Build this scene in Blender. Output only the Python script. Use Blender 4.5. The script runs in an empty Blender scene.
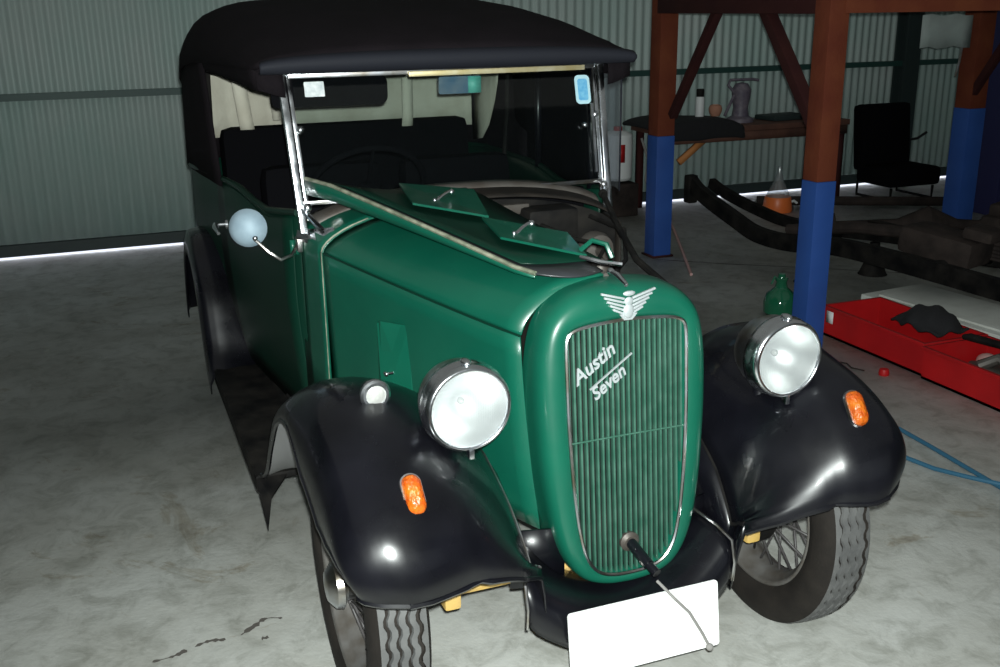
import bpy, bmesh, math, random
from math import sin, cos, pi, radians, sqrt, tan, atan2
from mathutils import Vector, Matrix, Euler
random.seed(7)
SC = bpy.context.scene
COL = SC.collection

# ------------------------------------------------------------------ tags
def tag(o, label=None, cat=None, group=None, kind=None):
    if label: o['label'] = label
    if cat: o['category'] = cat
    if group: o['group'] = group
    if kind: o['kind'] = kind
    return o
def empty(name, loc=(0,0,0), rot=(0,0,0)):
    o = bpy.data.objects.new(name, None); COL.objects.link(o)
    o.location = loc; o.rotation_euler = rot; o.empty_display_size = .05
    return o
def link(name, me, mat, parent=None, smooth=True, label=None):
    if not me.name.startswith(name): me.name = name
    o = bpy.data.objects.new(name, me); COL.objects.link(o)
    if mat:
        for m in (mat if isinstance(mat, (list, tuple)) else [mat]): me.materials.append(m)
    if smooth:
        for p in me.polygons: p.use_smooth = True
    if parent is not None: o.parent = parent
    if label: o['label'] = label
    return o
def copy_tree(o, parent=None):
    c = o.copy(); COL.objects.link(c); c.parent = parent
    for ch in [x for x in bpy.data.objects if x.parent == o]: copy_tree(ch, c)
    return c

# ------------------------------------------------------------------ mesh builder
def sharp(me, ang=radians(35)):
    bm = bmesh.new(); bm.from_mesh(me)
    for e in bm.edges:
        if len(e.link_faces) == 2 and e.calc_face_angle(0) > ang: e.smooth = False
    bm.to_mesh(me); bm.free()
class MB:
    def __init__(s): s.bm = bmesh.new()
    def box(s, c, size, rot=None, bev=0):
        m = Matrix.Translation(Vector(c))
        if rot is not None: m = m @ (Euler(rot).to_matrix().to_4x4() if not isinstance(rot, Matrix) else rot.to_4x4())
        m = m @ Matrix.Diagonal((size[0], size[1], size[2], 1))
        r = bmesh.ops.create_cube(s.bm, size=1, matrix=m)
        if bev:
            es = list({e for v in r['verts'] for e in v.link_edges})
            bmesh.ops.bevel(s.bm, geom=es, offset=bev, segments=2, affect='EDGES', profile=.6)
        return s
    def bar(s, a, b, w, h, up=(0,0,1), bev=0):
        a = Vector(a); b = Vector(b); d = (b-a); L = d.length; x = d.normalized()
        y = Vector(up).cross(x)
        if y.length < 1e-4: y = Vector((0,1,0)).cross(x)
        y.normalize(); z = x.cross(y)
        R = Matrix((x, y, z)).transposed()
        return s.box((a+b)/2, (L, w, h), R, bev)
    def tube(s, pts, r, n=8, cap=True, closed=False):
        pts = [Vector(p) for p in pts]; N = len(pts)
        rs = r if isinstance(r, (list, tuple)) else [r]*N
        rings = []; prev = None
        for i, p in enumerate(pts):
            if closed: t = (pts[(i+1) % N]-pts[i-1])
            else: t = pts[min(i+1, N-1)]-pts[max(i-1, 0)]
            t.normalize()
            if prev is None:
                u = t.cross(Vector((0,0,1)));
                if u.length < .05: u = t.cross(Vector((0,1,0)))
            else: u = prev - t*prev.dot(t)
            u.normalize(); prev = u; v = t.cross(u)
            rings.append([s.bm.verts.new(p+(u*cos(2*pi*k/n)+v*sin(2*pi*k/n))*rs[i]) for k in range(n)])
        rng = range(N if closed else N-1)
        for i in rng:
            A = rings[i]; B = rings[(i+1) % N]
            for k in range(n): s.bm.faces.new((A[k], A[(k+1) % n], B[(k+1) % n], B[k]))
        if cap and not closed:
            s.bm.faces.new(rings[0][::-1]); s.bm.faces.new(rings[-1])
        return s
    def lathe(s, prof, axis='y', n=32, c=(0,0,0), closed=False, shift=None):
        """prof: list of (r, a): radius and position along axis"""
        c = Vector(c); rings = []
        for k in range(n):
            t = 2*pi*k/n; ring = []
            for j, (r, a) in enumerate(prof):
                if shift: a = a + shift(j, k)
                p = {'y': (r*cos(t), a, r*sin(t)), 'x': (a, r*cos(t), r*sin(t)), 'z': (r*cos(t), r*sin(t), a)}[axis]
                ring.append(s.bm.verts.new(c+Vector(p)))
            rings.append(ring)
        m = len(prof)
        for k in range(n):
            A = rings[k]; B = rings[(k+1) % n]
            for j in range(m if closed else m-1):
                s.bm.faces.new((A[j], A[(j+1) % m], B[(j+1) % m], B[j]))
        bmesh.ops.remove_doubles(s.bm, verts=s.bm.verts, dist=1e-5)
        return s
    def grid(s, P, cu=False, cv=False):
        V = [[s.bm.verts.new(Vector(p)) for p in row] for row in P]
        nu = len(V); nv = len(V[0])
        for i in range(nu if cu else nu-1):
            for j in range(nv if cv else nv-1):
                f = (V[i][j], V[(i+1) % nu][j], V[(i+1) % nu][(j+1) % nv], V[i][(j+1) % nv])
                try: s.bm.faces.new(f)
                except ValueError: pass
        return s
    def prism(s, poly, d, z0=None):
        """poly: 3d points of a planar outline, d: extrusion vector"""
        d = Vector(d); a = [s.bm.verts.new(Vector(p)) for p in poly]; b = [s.bm.verts.new(Vector(p)+d) for p in poly]
        n = len(a); s.bm.faces.new(a[::-1]); s.bm.faces.new(b)
        for k in range(n): s.bm.faces.new((a[k], a[(k+1) % n], b[(k+1) % n], b[k]))
        return s
    def ball(s, c, r, sc=(1,1,1), seg=16):
        m = Matrix.Translation(Vector(c)) @ Matrix.Diagonal((r*sc[0], r*sc[1], r*sc[2], 1))
        bmesh.ops.create_uvsphere(s.bm, u_segments=seg, v_segments=seg//2+2, radius=1, matrix=m); return s
    def build(s, name, mat, parent=None, smooth=True, solid=0, sub=0, label=None, shp=True, off=0):
        bmesh.ops.recalc_face_normals(s.bm, faces=s.bm.faces)
        me = bpy.data.meshes.new(name); s.bm.to_mesh(me); s.bm.free()
        if shp and not sub: sharp(me)
        o = link(name, me, mat, parent, smooth, label)
        if sub:
            m = o.modifiers.new('sub', 'SUBSURF'); m.levels = sub; m.render_levels = sub
        if solid:
            m = o.modifiers.new('sol', 'SOLIDIFY'); m.thickness = solid; m.offset = off; m.use_even_offset = False
        return o
def cr(pts, n):
    """Catmull-Rom resample (n samples per span)"""
    pts = [Vector(p) for p in pts]; out = []
    for i in range(len(pts)-1):
        p0 = pts[max(i-1, 0)]; p1 = pts[i]; p2 = pts[i+1]; p3 = pts[min(i+2, len(pts)-1)]
        for k in range(n):
            t = k/n
            out.append(.5*((2*p1)+(p2-p0)*t+(2*p0-5*p1+4*p2-p3)*t*t+(3*p1-p0-3*p2+p3)*t**3))
    out.append(pts[-1]); return out
def lerp(a, b, t): return a+(b-a)*t
def interp(tab, x):
    tab = sorted(tab)
    if x <= tab[0][0]: return tab[0][1]
    for (a, va), (b, vb) in zip(tab, tab[1:]):
        if x <= b: return lerp(va, vb, (x-a)/(b-a))
    return tab[-1][1]

# ------------------------------------------------------------------ materials
def mat(name, col, rough=.5, metal=0, spec=.5, trans=0, coat=0, noise=None, bump=None, rnoise=None, alpha=None):
    """noise=(scale, other colour, amount); bump=(scale, strength); rnoise=(scale, rough2)"""
    m = bpy.data.materials.new(name); m.use_nodes = True; nt = m.node_tree; b = nt.nodes['Principled BSDF']
    col = tuple(col)+(1,)
    b.inputs['Base Color'].default_value = col; b.inputs['Roughness'].default_value = rough
    b.inputs['Metallic'].default_value = metal; b.inputs['Specular IOR Level'].default_value = spec
    b.inputs['Coat Weight'].default_value = coat; b.inputs['Transmission Weight'].default_value = trans
    b.inputs['Coat Roughness'].default_value = .08
    tc = nt.nodes.new('ShaderNodeTexCoord')
    def nz(scale, detail=5):
        n = nt.nodes.new('ShaderNodeTexNoise'); n.inputs['Scale'].default_value = scale; n.inputs['Detail'].default_value = detail
        nt.links.new(tc.outputs['Object'], n.inputs['Vector']); return n
    if noise:
        n = nz(noise[0]); r = nt.nodes.new('ShaderNodeValToRGB')
        r.color_ramp.elements[0].position = .5-.25*noise[2]; r.color_ramp.elements[1].position = .72
        r.color_ramp.elements[0].color = col; r.color_ramp.elements[1].color = tuple(noise[1])+(1,)
        nt.links.new(n.outputs['Fac'], r.inputs['Fac']); nt.links.new(r.outputs['Color'], b.inputs['Base Color'])
    if rnoise:
        n = nz(rnoise[0]); r = nt.nodes.new('ShaderNodeMapRange'); r.inputs['From Min'].default_value = .35; r.inputs['From Max'].default_value = .7
        r.inputs['To Min'].default_value = rough; r.inputs['To Max'].default_value = rnoise[1]
        nt.links.new(n.outputs['Fac'], r.inputs['Value']); nt.links.new(r.outputs['Result'], b.inputs['Roughness'])
    if bump:
        n = nz(bump[0], 3); bp = nt.nodes.new('ShaderNodeBump'); bp.inputs['Strength'].default_value = bump[1]; bp.inputs['Distance'].default_value = .01
        nt.links.new(n.outputs['Fac'], bp.inputs['Height']); nt.links.new(bp.outputs['Normal'], b.inputs['Normal'])
    return m
def glassy(name, tint=(1,1,1), refl=.06, rough=.02, haze=0.0, bumpstripe=None):
    m = bpy.data.materials.new(name); m.use_nodes = True; nt = m.node_tree; nt.nodes.clear()
    o = nt.nodes.new('ShaderNodeOutputMaterial'); t = nt.nodes.new('ShaderNodeBsdfTransparent'); g = nt.nodes.new('ShaderNodeBsdfGlossy')
    t.inputs['Color'].default_value = tuple(tint)+(1,); g.inputs['Roughness'].default_value = rough
    mx = nt.nodes.new('ShaderNodeMixShader'); mx.inputs['Fac'].default_value = refl
    nt.links.new(t.outputs[0], mx.inputs[1]); nt.links.new(g.outputs[0], mx.inputs[2]); last = mx
    if haze:
        d = nt.nodes.new('ShaderNodeBsdfDiffuse'); d.inputs['Color'].default_value = (.7,.75,.78,1)
        m2 = nt.nodes.new('ShaderNodeMixShader'); m2.inputs['Fac'].default_value = haze
        nt.links.new(mx.outputs[0], m2.inputs[1]); nt.links.new(d.outputs[0], m2.inputs[2]); last = m2
    if bumpstripe:
        tc = nt.nodes.new('ShaderNodeTexCoord'); w = nt.nodes.new('ShaderNodeTexWave'); w.bands_direction = 'Y'; w.inputs['Scale'].default_value = bumpstripe
        bp = nt.nodes.new('ShaderNodeBump'); bp.inputs['Strength'].default_value = .6; bp.inputs['Distance'].default_value = .003
        nt.links.new(tc.outputs['Object'], w.inputs['Vector']); nt.links.new(w.outputs['Fac'], bp.inputs['Height']); nt.links.new(bp.outputs[0], g.inputs['Normal'])
    nt.links.new(last.outputs[0], o.inputs['Surface']); return m

M = {}
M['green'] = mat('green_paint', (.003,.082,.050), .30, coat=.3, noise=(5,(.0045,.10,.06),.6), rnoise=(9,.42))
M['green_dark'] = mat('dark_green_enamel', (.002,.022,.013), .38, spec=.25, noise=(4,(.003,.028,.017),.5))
M['green_slat'] = mat('green_grille_slat', (.035,.12,.082), .4, metal=.2, noise=(30,(.07,.17,.125),.6))
M['black'] = mat('black_enamel', (.0022,.0022,.0036), .24, coat=.25, spec=.4, rnoise=(7,.4), noise=(6,(.006,.006,.009),.6))
M['black_flat'] = mat('dull_black_paint', (.004,.004,.0045), .7, spec=.12, noise=(12,(.02,.018,.016),.6))
M['silver'] = mat('bright_silver_badge', (.50,.54,.55), .42, metal=.4)
M['chrome'] = mat('chrome_plate', (.75,.77,.8), .16, metal=1, rnoise=(20,.34))
M['chrome_old'] = mat('tarnished_chrome', (.6,.62,.66), .3, metal=1, noise=(18,(.32,.27,.2),.7))
M['brass'] = mat('bare_brass_strip', (.52,.40,.14), .4, metal=.6, noise=(14,(.75,.70,.5),.9))
M['white_strip'] = mat('worn_white_beading', (.36,.36,.27), .5, noise=(30,(.10,.12,.08),.9))
M['canvas'] = mat('black_hood_canvas', (.007,.0055,.0068), .9, spec=.08, bump=(150,.25), noise=(5,(.011,.0085,.0105),.8))
M['canvas_edge'] = mat('faded_black_piping', (.014,.015,.021), .7, spec=.2)
M['lining'] = mat('cream_lining_cloth', (.62,.60,.50), .9, noise=(7,(.5,.47,.38),.7), bump=(25,.4))
M['seat'] = mat('black_leather', (.0035,.0035,.0045), .85, spec=.05, bump=(60,.15))
M['rubber'] = mat('tyre_rubber', (.013,.011,.010), .8, spec=.2, noise=(15,(.024,.020,.017),.8), bump=(180,.1))
M['tread'] = mat('dusty_tread_rubber', (.12,.12,.118), .8, noise=(25,(.075,.075,.075),.8))
M['rim'] = mat('grey_wheel_paint', (.13,.125,.12), .45, noise=(20,(.07,.06,.05),.8))
M['spoke'] = mat('dark_spoke_paint', (.06,.055,.055), .5)
M['amber'] = mat('amber_lens', (.42,.045,.004), .2, coat=.3, noise=(60,(.58,.15,.01),.9), bump=(120,.6))
M['lens_white'] = mat('frosted_lamp_lens', (.40,.40,.38), .2, bump=(90,.3))
M['reflector'] = mat('silvered_reflector', (.62,.63,.62), .42, metal=.85)
M['lens'] = glassy('fluted_lamp_glass', (.93,.94,.94), .14, .18, haze=.2, bumpstripe=60)
M['glass'] = glassy('windscreen_glass', (.86,.90,.89), .035, .03, haze=0)
M['plastic'] = glassy('clear_side_curtain', (.9,.92,.95), .08, .12, haze=.05)
M['plate'] = mat('white_number_plate', (.93,.93,.92), .35, spec=.6)
M['mirror_back'] = mat('pale_blue_mirror_shell', (.33,.43,.50), .6, metal=.1, noise=(25,(.26,.35,.42),.6))
M['mirror_blue'] = mat('mirror_blue_reflection', (.16,.28,.42), .15, metal=.6, noise=(25,(.35,.42,.5),.7))  # blue reflection painted into the mirror's own colour
M['teal'] = mat('teal_reflection', (.12,.45,.38), .5)
M['sticker'] = mat('pale_blue_sticker', (.20,.52,.72), .5, noise=(90,(.08,.34,.62),.9))
M['sticker_edge'] = mat('white_blue_sticker_border', (.45,.68,.75), .5)
M['sticker_w'] = mat('silvery_sticker', (.45,.5,.52), .4, noise=(60,(.75,.78,.78),.8))
M['ybrown'] = mat('yellow_axle_paint', (.62,.40,.10), .5, noise=(14,(.45,.3,.12),.7))
M['engine'] = mat('oily_engine_metal', (.010,.009,.008), .6, metal=0, spec=.25, noise=(12,(.03,.024,.02),.8))
M['alu'] = mat('dull_aluminium', (.13,.12,.11), .5, metal=.4, noise=(12,(.07,.055,.045),.7))
M['underside'] = mat('bonnet_underside_paint', (.03,.032,.036), .4, noise=(8,(.018,.018,.018),.7), coat=.2)
M['rust'] = mat('red_oxide_steel', (.115,.024,.013), .8, spec=.2, noise=(6,(.16,.042,.018),.8), bump=(40,.2))
M['rust_dark'] = mat('dark_red_oxide_steel', (.035,.009,.010), .85, spec=.2, noise=(6,(.05,.014,.012),.8))
M['bluesteel'] = mat('blue_painted_steel', (.025,.085,.33), .5, noise=(5,(.02,.07,.28),.6))
M['wood_red'] = mat('red_brown_timber', (.14,.06,.04), .7, noise=(9,(.08,.035,.025),.8))
M['cloth_black'] = mat('black_cloth', (.008,.008,.01), .9, bump=(20,.5))
M['redplastic'] = mat('red_crate_plastic', (.48,.008,.010), .45, noise=(5,(.36,.006,.008),.7))
M['white'] = mat('white_plastic', (.72,.74,.74), .5)
M['poly'] = mat('white_polystyrene', (.62,.64,.60), .85, bump=(120,.2), noise=(7,(.5,.51,.47),.6))
M['orange'] = mat('orange_plastic', (.75,.17,.04), .4)
M['ochre'] = mat('orange_timber', (.55,.22,.07), .7)
M['terra'] = mat('terracotta_clay', (.42,.20,.13), .8)
M['purple'] = mat('mauve_metal', (.10,.085,.12), .5, noise=(20,(.2,.17,.2),.6))
M['greenglass'] = mat('green_bottle_glass', (.01,.10,.05), .08, coat=.5)
M['clear'] = glassy('clear_plastic', (.85,.88,.88), .15, .15, haze=.15)
M['under'] = mat('dusty_wing_underside', (.20,.20,.20), .9)
M['sign'] = mat('pale_sheet', (.36,.42,.40), .7, noise=(8,(.3,.34,.33),.6))
M['hose'] = mat('blue_hose', (.03,.12,.20), .5)
M['hose2'] = mat('pale_blue_hose', (.10,.22,.25), .5)
M['pink'] = mat('pinkish_rod', (.5,.30,.28), .6)
M['skirt'] = mat('dark_green_steel', (.018,.03,.03), .6)
M['purl'] = mat('green_girt_steel', (.02,.06,.052), .5)
M['rope'] = mat('grey_cord', (.22,.21,.2), .9)
M['wood'] = mat('pale_wood', (.45,.32,.18), .7)
M['darkmetal'] = mat('brown_grimy_metal', (.02,.016,.015), .8, spec=.15, noise=(10,(.045,.034,.03),.8), bump=(30,.4))
M['darkblue'] = mat('dark_blue_vinyl', (.015,.016,.07), .6)

def wall_mat():
    m = mat('corrugated_sheet_paint', (.25,.31,.30), .55, metal=.1, spec=.3)
    nt = m.node_tree; b = nt.nodes['Principled BSDF']; tc = nt.nodes.new('ShaderNodeTexCoord')
    n = nt.nodes.new('ShaderNodeTexNoise'); n.inputs['Scale'].default_value = 1.3; n.inputs['Detail'].default_value = 8
    r = nt.nodes.new('ShaderNodeValToRGB'); r.color_ramp.elements[0].position = .35; r.color_ramp.elements[1].position = .7
    r.color_ramp.elements[0].color = (.34,.45,.42,1); r.color_ramp.elements[1].color = (.41,.47,.45,1)
    e = r.color_ramp.elements.new(.9); e.color = (.38,.35,.26,1)
    nt.links.new(tc.outputs['Object'], n.inputs['Vector']); nt.links.new(n.outputs['Fac'], r.inputs['Fac']); nt.links.new(r.outputs['Color'], b.inputs['Base Color'])
    return m
M['wall'] = wall_mat()
def floor_mat():
    m = mat('stained_concrete', (.4,.42,.4), .6, spec=.35); nt = m.node_tree; b = nt.nodes['Principled BSDF']; L = nt.links
    tc = nt.nodes.new('ShaderNodeTexCoord')
    def nz(s, d, rgh=.6, dist=0):
        n = nt.nodes.new('ShaderNodeTexNoise'); n.inputs['Scale'].default_value = s; n.inputs['Detail'].default_value = d
        n.inputs['Roughness'].default_value = rgh; n.inputs['Distortion'].default_value = dist
        L.new(tc.outputs['Object'], n.inputs['Vector']); return n
    def ramp(src, stops):
        r = nt.nodes.new('ShaderNodeValToRGB'); el = r.color_ramp.elements
        while len(el) < len(stops): el.new(.5)
        for e, (p, c) in zip(el, stops): e.position = p; e.color = c
        L.new(src, r.inputs['Fac']); return r
    a = ramp(nz(1.5, 7, .62, .3).outputs['Fac'], [(.32,(.38,.375,.335,1)),(.5,(.51,.515,.48,1)),(.66,(.60,.61,.58,1))])
    f = ramp(nz(9, 8, .7, .6).outputs['Fac'], [(.35,(.72,.72,.70,1)),(.52,(1,1,1,1)),(.7,(1.1,1.1,1.1,1))])
    sp = ramp(nz(2.6, 6, .75, 1.0).outputs['Fac'], [(.60,(1,1,1,1)),(.66,(.72,.66,.58,1)),(.74,(.5,.44,.38,1))])
    m1 = nt.nodes.new('ShaderNodeMix'); m1.data_type = 'RGBA'; m1.blend_type = 'MULTIPLY'; m1.inputs['Factor'].default_value = 1
    L.new(a.outputs[0], m1.inputs['A']); L.new(f.outputs[0], m1.inputs['B'])
    m2 = nt.nodes.new('ShaderNodeMix'); m2.data_type = 'RGBA'; m2.blend_type = 'MULTIPLY'; m2.inputs['Factor'].default_value = .8
    L.new(m1.outputs['Result'], m2.inputs['A']); L.new(sp.outputs[0], m2.inputs['B'])
    L.new(m2.outputs['Result'], b.inputs['Base Color'])
    bp = nt.nodes.new('ShaderNodeBump'); bp.inputs['Strength'].default_value = .15; bp.inputs['Distance'].default_value = .01
    L.new(nz(60, 4).outputs['Fac'], bp.inputs['Height']); L.new(bp.outputs[0], b.inputs['Normal'])
    return m
M['floor'] = floor_mat()
M['stain'] = mat('dark_oily_stain', (.10,.09,.08), .7)
M['yard'] = mat('pale_yard_concrete', (.85,.85,.9), .9)
M['roof'] = mat('shed_roof_sheet', (.3,.33,.33), .6)

# ------------------------------------------------------------------ the shed
WX = -5.72; Y0, Y1 = -6.0, 7.6; X1 = 5.5; HT = 3.2
def st(o): o['kind'] = 'structure'; return o
st(MB().box(((WX+X1)/2, (Y0+Y1)/2, -.1), (X1-WX, Y1-Y0, .2)).build('floor', M['floor']))
b = MB(); n = int((Y1-Y0)/.076*8); amp = .0095
b.grid([[(WX-.01+amp*sin((Y0+(Y1-Y0)*i/n)/.076*2*pi), Y0+(Y1-Y0)*i/n, z) for z in (.05, 1.09, HT)] for i in range(n+1)])
st(b.build('wall_back', M['wall'], shp=False, solid=.002))
def flat_wall(name, p, q):
    d = Vector(q)-Vector(p); L = d.length; d.normalize(); nn = Vector((-d.y, d.x)); b = MB(); k = int(L/.076*6)
    P = []
    for i in range(k+1):
        s = L*i/k; off = amp*sin(s/.076*2*pi); pt = Vector(p)+d*s+nn*off; P.append([(pt.x, pt.y, z) for z in (0, HT)])
    b.grid(P); return st(b.build(name, M['wall'], shp=False, solid=.002))
flat_wall('wall_left', (WX, Y0), (X1, Y0)); flat_wall('wall_right', (WX, Y1), (X1, Y1))
flat_wall('wall_front', (X1, Y0), (X1, Y1))
st(MB().box(((WX+X1)/2, (Y0+Y1)/2, HT+.03), (X1-WX+.2, Y1-Y0+.2, .05)).build('ceiling', M['roof']))
st(MB().box((WX+.02, (Y0+Y1)/2, .064), (.05, Y1-Y0, .078)).build('baseboard_back', M['skirt'], smooth=False))
st(MB().box((WX+.035, (Y0+Y1)/2, 1.085), (.05, Y1-Y0, .045)).build('trim_1', M['purl'], smooth=False))
st(MB().box((WX+.035, (Y0+Y1)/2, 2.2), (.05, Y1-Y0, .045)).build('trim_2', M['purl'], smooth=False))
st(MB().box((WX+.10, 5.86, HT/2), (.15, .02, HT)).box((WX+.035, 5.86, HT/2), (.02, .16, HT)).box((WX+.165, 5.86, HT/2), (.02, .16, HT)).build('trim_3', M['skirt'], smooth=False))
st(MB().box((WX-3.2, 1, -.14), (6.2, 22, .2)).build('ground_outside', M['yard'], smooth=False))
for k_, (x_, y_) in enumerate(((WX,Y0),(WX,Y1),(X1,Y0),(X1,Y1))):
    st(MB().box((x_, y_, HT/2), (.12,.12,HT)).build('trim_%d' % (k_+4), M['skirt'], smooth=False))
# floor cracks / saw cuts
def blot(pts, w, mt, name, wn=.5):
    b = MB(); L = []; R = []
    P = cr([(x, y, 0) for x, y in pts], 6)
    for i, p in enumerate(P):
        t = (P[min(i+1, len(P)-1)]-P[max(i-1, 0)]).normalized(); nn = Vector((-t.y, t.x, 0))
        ww = w*(1-wn+wn*2*random.random())*(.15 if i in (0, len(P)-1) else 1)
        L.append(p+nn*ww+Vector((0,0,.0015))); R.append(p-nn*ww*(.6+.8*random.random())+Vector((0,0,.0015)))
    b.grid([L, R]); return b.build(name, mt, smooth=False)
for k, seg in enumerate([[(-.50,-1.05),(-.505,-1.0),(-.52,-.96)],[(-.528,-.94),(-.54,-.90),(-.53,-.86)],[(-.535,-.82),(-.565,-.78),(-.59,-.745),(-.575,-.70)],[(-.50,-.77),(-.495,-.75)]]):
    tag(blot(seg, .006, M['stain'], 'crack', .8), 'dark broken crack line in the pale concrete at the lower left', 'crack', 'dark crack pieces in the concrete lower left')
tag(blot([(-3.9,2.35),(-3.6,2.7),(-3.3,3.1),(-2.6,4.0)], .008, M['stain'], 'crack', .3), 'thin dark joint line in the floor behind the two blue posts', 'crack')

# ------------------------------------------------------------------ THE CAR  (x forward, y to its left, z up; front axle at x=0)
CAR = empty('vintage_car', (0,0,0))
tag(CAR, 'green and black vintage open tourer car with black canvas hood, parked on the concrete', 'car')
def outline(half, n=4):
    h = cr([(0, y, z) for y, z in half], n)
    return [(p.y, p.z) for p in h] + [(-p.y, p.z) for p in h[-2:0:-1]]
OUT = outline([(0,1.034),(.06,1.031),(.115,1.020),(.16,.995),(.192,.955),(.208,.90),(.214,.83),(.213,.74),(.207,.65),(.198,.56),(.183,.475),(.158,.405),(.118,.355),(.06,.333),(0,.328)])
OPN = outline([(0,.957),(.06,.954),(.108,.949),(.134,.941),(.145,.928),(.148,.90),(.148,.83),(.147,.74),(.143,.65),(.137,.56),(.127,.48),(.111,.415),(.084,.378),(.045,.363),(0,.360)])
def xf(z): return .052+(1.0-z)*.085
def inset(o, k, t=0):  # shrink towards the opening
    return [(lerp(a[0], b_[0], k), lerp(a[1], b_[1], k)) for a, b_ in zip(o, OPN)]
b = MB(); rings = []
for k, dx in ((0,-.20),(0,-.055),(.02,-.036),(.08,-.020),(.2,-.008),(.38,-.001),(.62,.001),(.85,-.001),(1.0,-.006),(1.0,-.03)):
    ring = inset(OUT, k); rings.append([(xf(z)+dx if dx > -.15 else -.035, y, z) for y, z in ring])
b.grid(rings, cv=True); sh = b.build('radiator_shell', M['green'], CAR, shp=False)
sh['label'] = 'rounded green radiator surround'
b = MB(); b.tube([(xf(z)-.001, y, z) for y, z in OPN], .0042, 6, closed=True)
gf = b.build('grille_frame', M['chrome_old'], CAR); gf['label'] = 'thin tarnished chrome frame round the grille'
# slats clipped to opening
def open_span(y):
    zs = []
    for i in range(len(OPN)):
        (a, za), (c, zc) = OPN[i], OPN[(i+1) % len(OPN)]
        if (a-y)*(c-y) <= 0 and a != c: zs.append(za+(zc-za)*(y-a)/(c-a))
    return (min(zs), max(zs)) if len(zs) > 1 else None
b = MB(); ns = 22
for i in range(ns):
    y = -.140+.280*i/(ns-1); sp = open_span(y)
    if sp: b.bar((xf(sp[0])-.016, y, sp[0]), (xf(sp[1])-.016, y, sp[1]), .0050, .013, up=(1,0,0), bev=.0012)
sl = b.build('grille_slats', M['green_slat'], CAR); sl['label'] = 'upright green slats filling the grille'
b = MB(); b.bm.faces.new([b.bm.verts.new((xf(z)-.040, y, z)) for y, z in OPN])
gb = b.build('grille_backing', M['black_flat'], CAR, smooth=False, solid=.004); gb['label'] = 'dark mesh behind the slats'
b = MB(); b.tube([(xf(.69)-.006, -.142, .69),(xf(.69)-.004, 0, .692),(xf(.69)-.006,.142,.69)], .0022, 6)
b.build('grille_wire', M['green_slat'], CAR)
# winged emblem
def plate_on(poly, z_off=0): return poly
EM = Vector((xf(.99)+.004, .0, .992))
emb = MB()
def wing(sgn):
    for k in range(5):
        z0 = -.022+.0085*k; L = .026+.0075*k; dz = .012+.001*k
        a = (0, sgn*.010, z0); c = (0, sgn*(.010+L), z0+dz)
        emb.bar(EM+Vector(a), EM+Vector(c), .005, .0056, up=(1,0,0), bev=.0008)
wing(1); wing(-1)
emb.ball(EM+Vector((.003,0,-.016)), .017, (.35,.8,1.0), 14)
emb.ball(EM+Vector((.003,0,.006)), .011, (.4,1,.9), 12)
emb.prism([EM+Vector((0,y,z)) for y, z in ((-.022,-.022),(.022,-.022),(.010,-.036),(-.010,-.036))], (.004,0,0))
emb.ball(EM+Vector((.004,0,.024)), .010, (.5,1.5,.6), 12)
# lay the emblem back on the sloping brow of the shell
o = emb.build('winged_emblem', M['silver'], CAR); o['label'] = 'silver winged emblem above the grille'
b = MB(); b.tube([(.066,0,1.030),(.035,-.004,1.043),(.004,-.006,1.046)], [.005,.008,.006], 8)
b.ball((.004,-.006,1.046), .0085)
b.build('bonnet_clip', M['chrome'], CAR)
# script badge
def text_mesh(s, size, depth, shear=.3):
    cu = bpy.data.curves.new('t', 'FONT'); cu.body = s; cu.size = size; cu.extrude = depth; cu.shear = shear; cu.offset = size*.018
    ob = bpy.data.objects.new('t', cu); COL.objects.link(ob); bpy.context.view_layer.update()
    me = bpy.data.meshes.new_from_object(ob); bpy.data.objects.remove(ob); return me
def badge(words):
    bm = bmesh.new()
    for s, size, (u, v), ang in words:
        me = text_mesh(s, size, .0016); t = bmesh.new(); t.from_mesh(me)
        R = Matrix.Rotation(ang, 4, 'Z')
        for vv in t.verts:
            p = R @ vv.co; z = .0 + v+p.y; y = u+p.x
            vv.co = Vector((xf(z)+.006+p.z, y, z))
        tm = bpy.data.meshes.new('t'); t.to_mesh(tm); t.free(); bm.from_mesh(tm)
    return bm
b = MB(); b.bm.free(); b.bm = badge([('Austin', .044, (-.128,.825), radians(34)), ('Seven', .040, (-.086,.785), radians(34))])
for (y0, z0, L) in ((-.098,.812,.125),):
    b.bar((xf(z0)+.006, y0, z0), (xf(z0)+.001, y0+L*cos(radians(34)), z0+L*sin(radians(34))), .003, .004, up=(1,0,0))
o = b.build('script_badge', M['silver'], CAR, smooth=False); o['label'] = 'two slanted lines of silver handwriting-style lettering'
# crank handle
b = MB(); b.lathe([(.0,.0),(.02,0),(.024,.006),(.024,.014),(.016,.02),(0,.02)], 'x', 20, (xf(.43)-.02, 0, .432))
o = b.build('crank_collar', M['alu'], CAR)
b = MB(); b.tube([(.07,0,.436),(.125,.002,.425),(.17,.008,.41)], .013, 12); b.tube([(.165,.007,.412),(.196,.014,.401)], [.010,.011], 12); b.ball((.135,-.008,.435), .004)
b.build('starting_dog', M['black'], CAR, label='black crank starting nose at the foot of the grille')

for o_ in [x for x in bpy.data.objects if x.parent == CAR and x.name.split('.')[0] in ('radiator_shell','grille_frame','grille_slats','grille_backing','grille_wire','winged_emblem','script_badge','crank_collar','starting_dog')]:
    o_.location = (0, .010, -.007); o_.scale = (1, .985 if o_.name == 'radiator_shell' else 1, 1)
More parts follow.
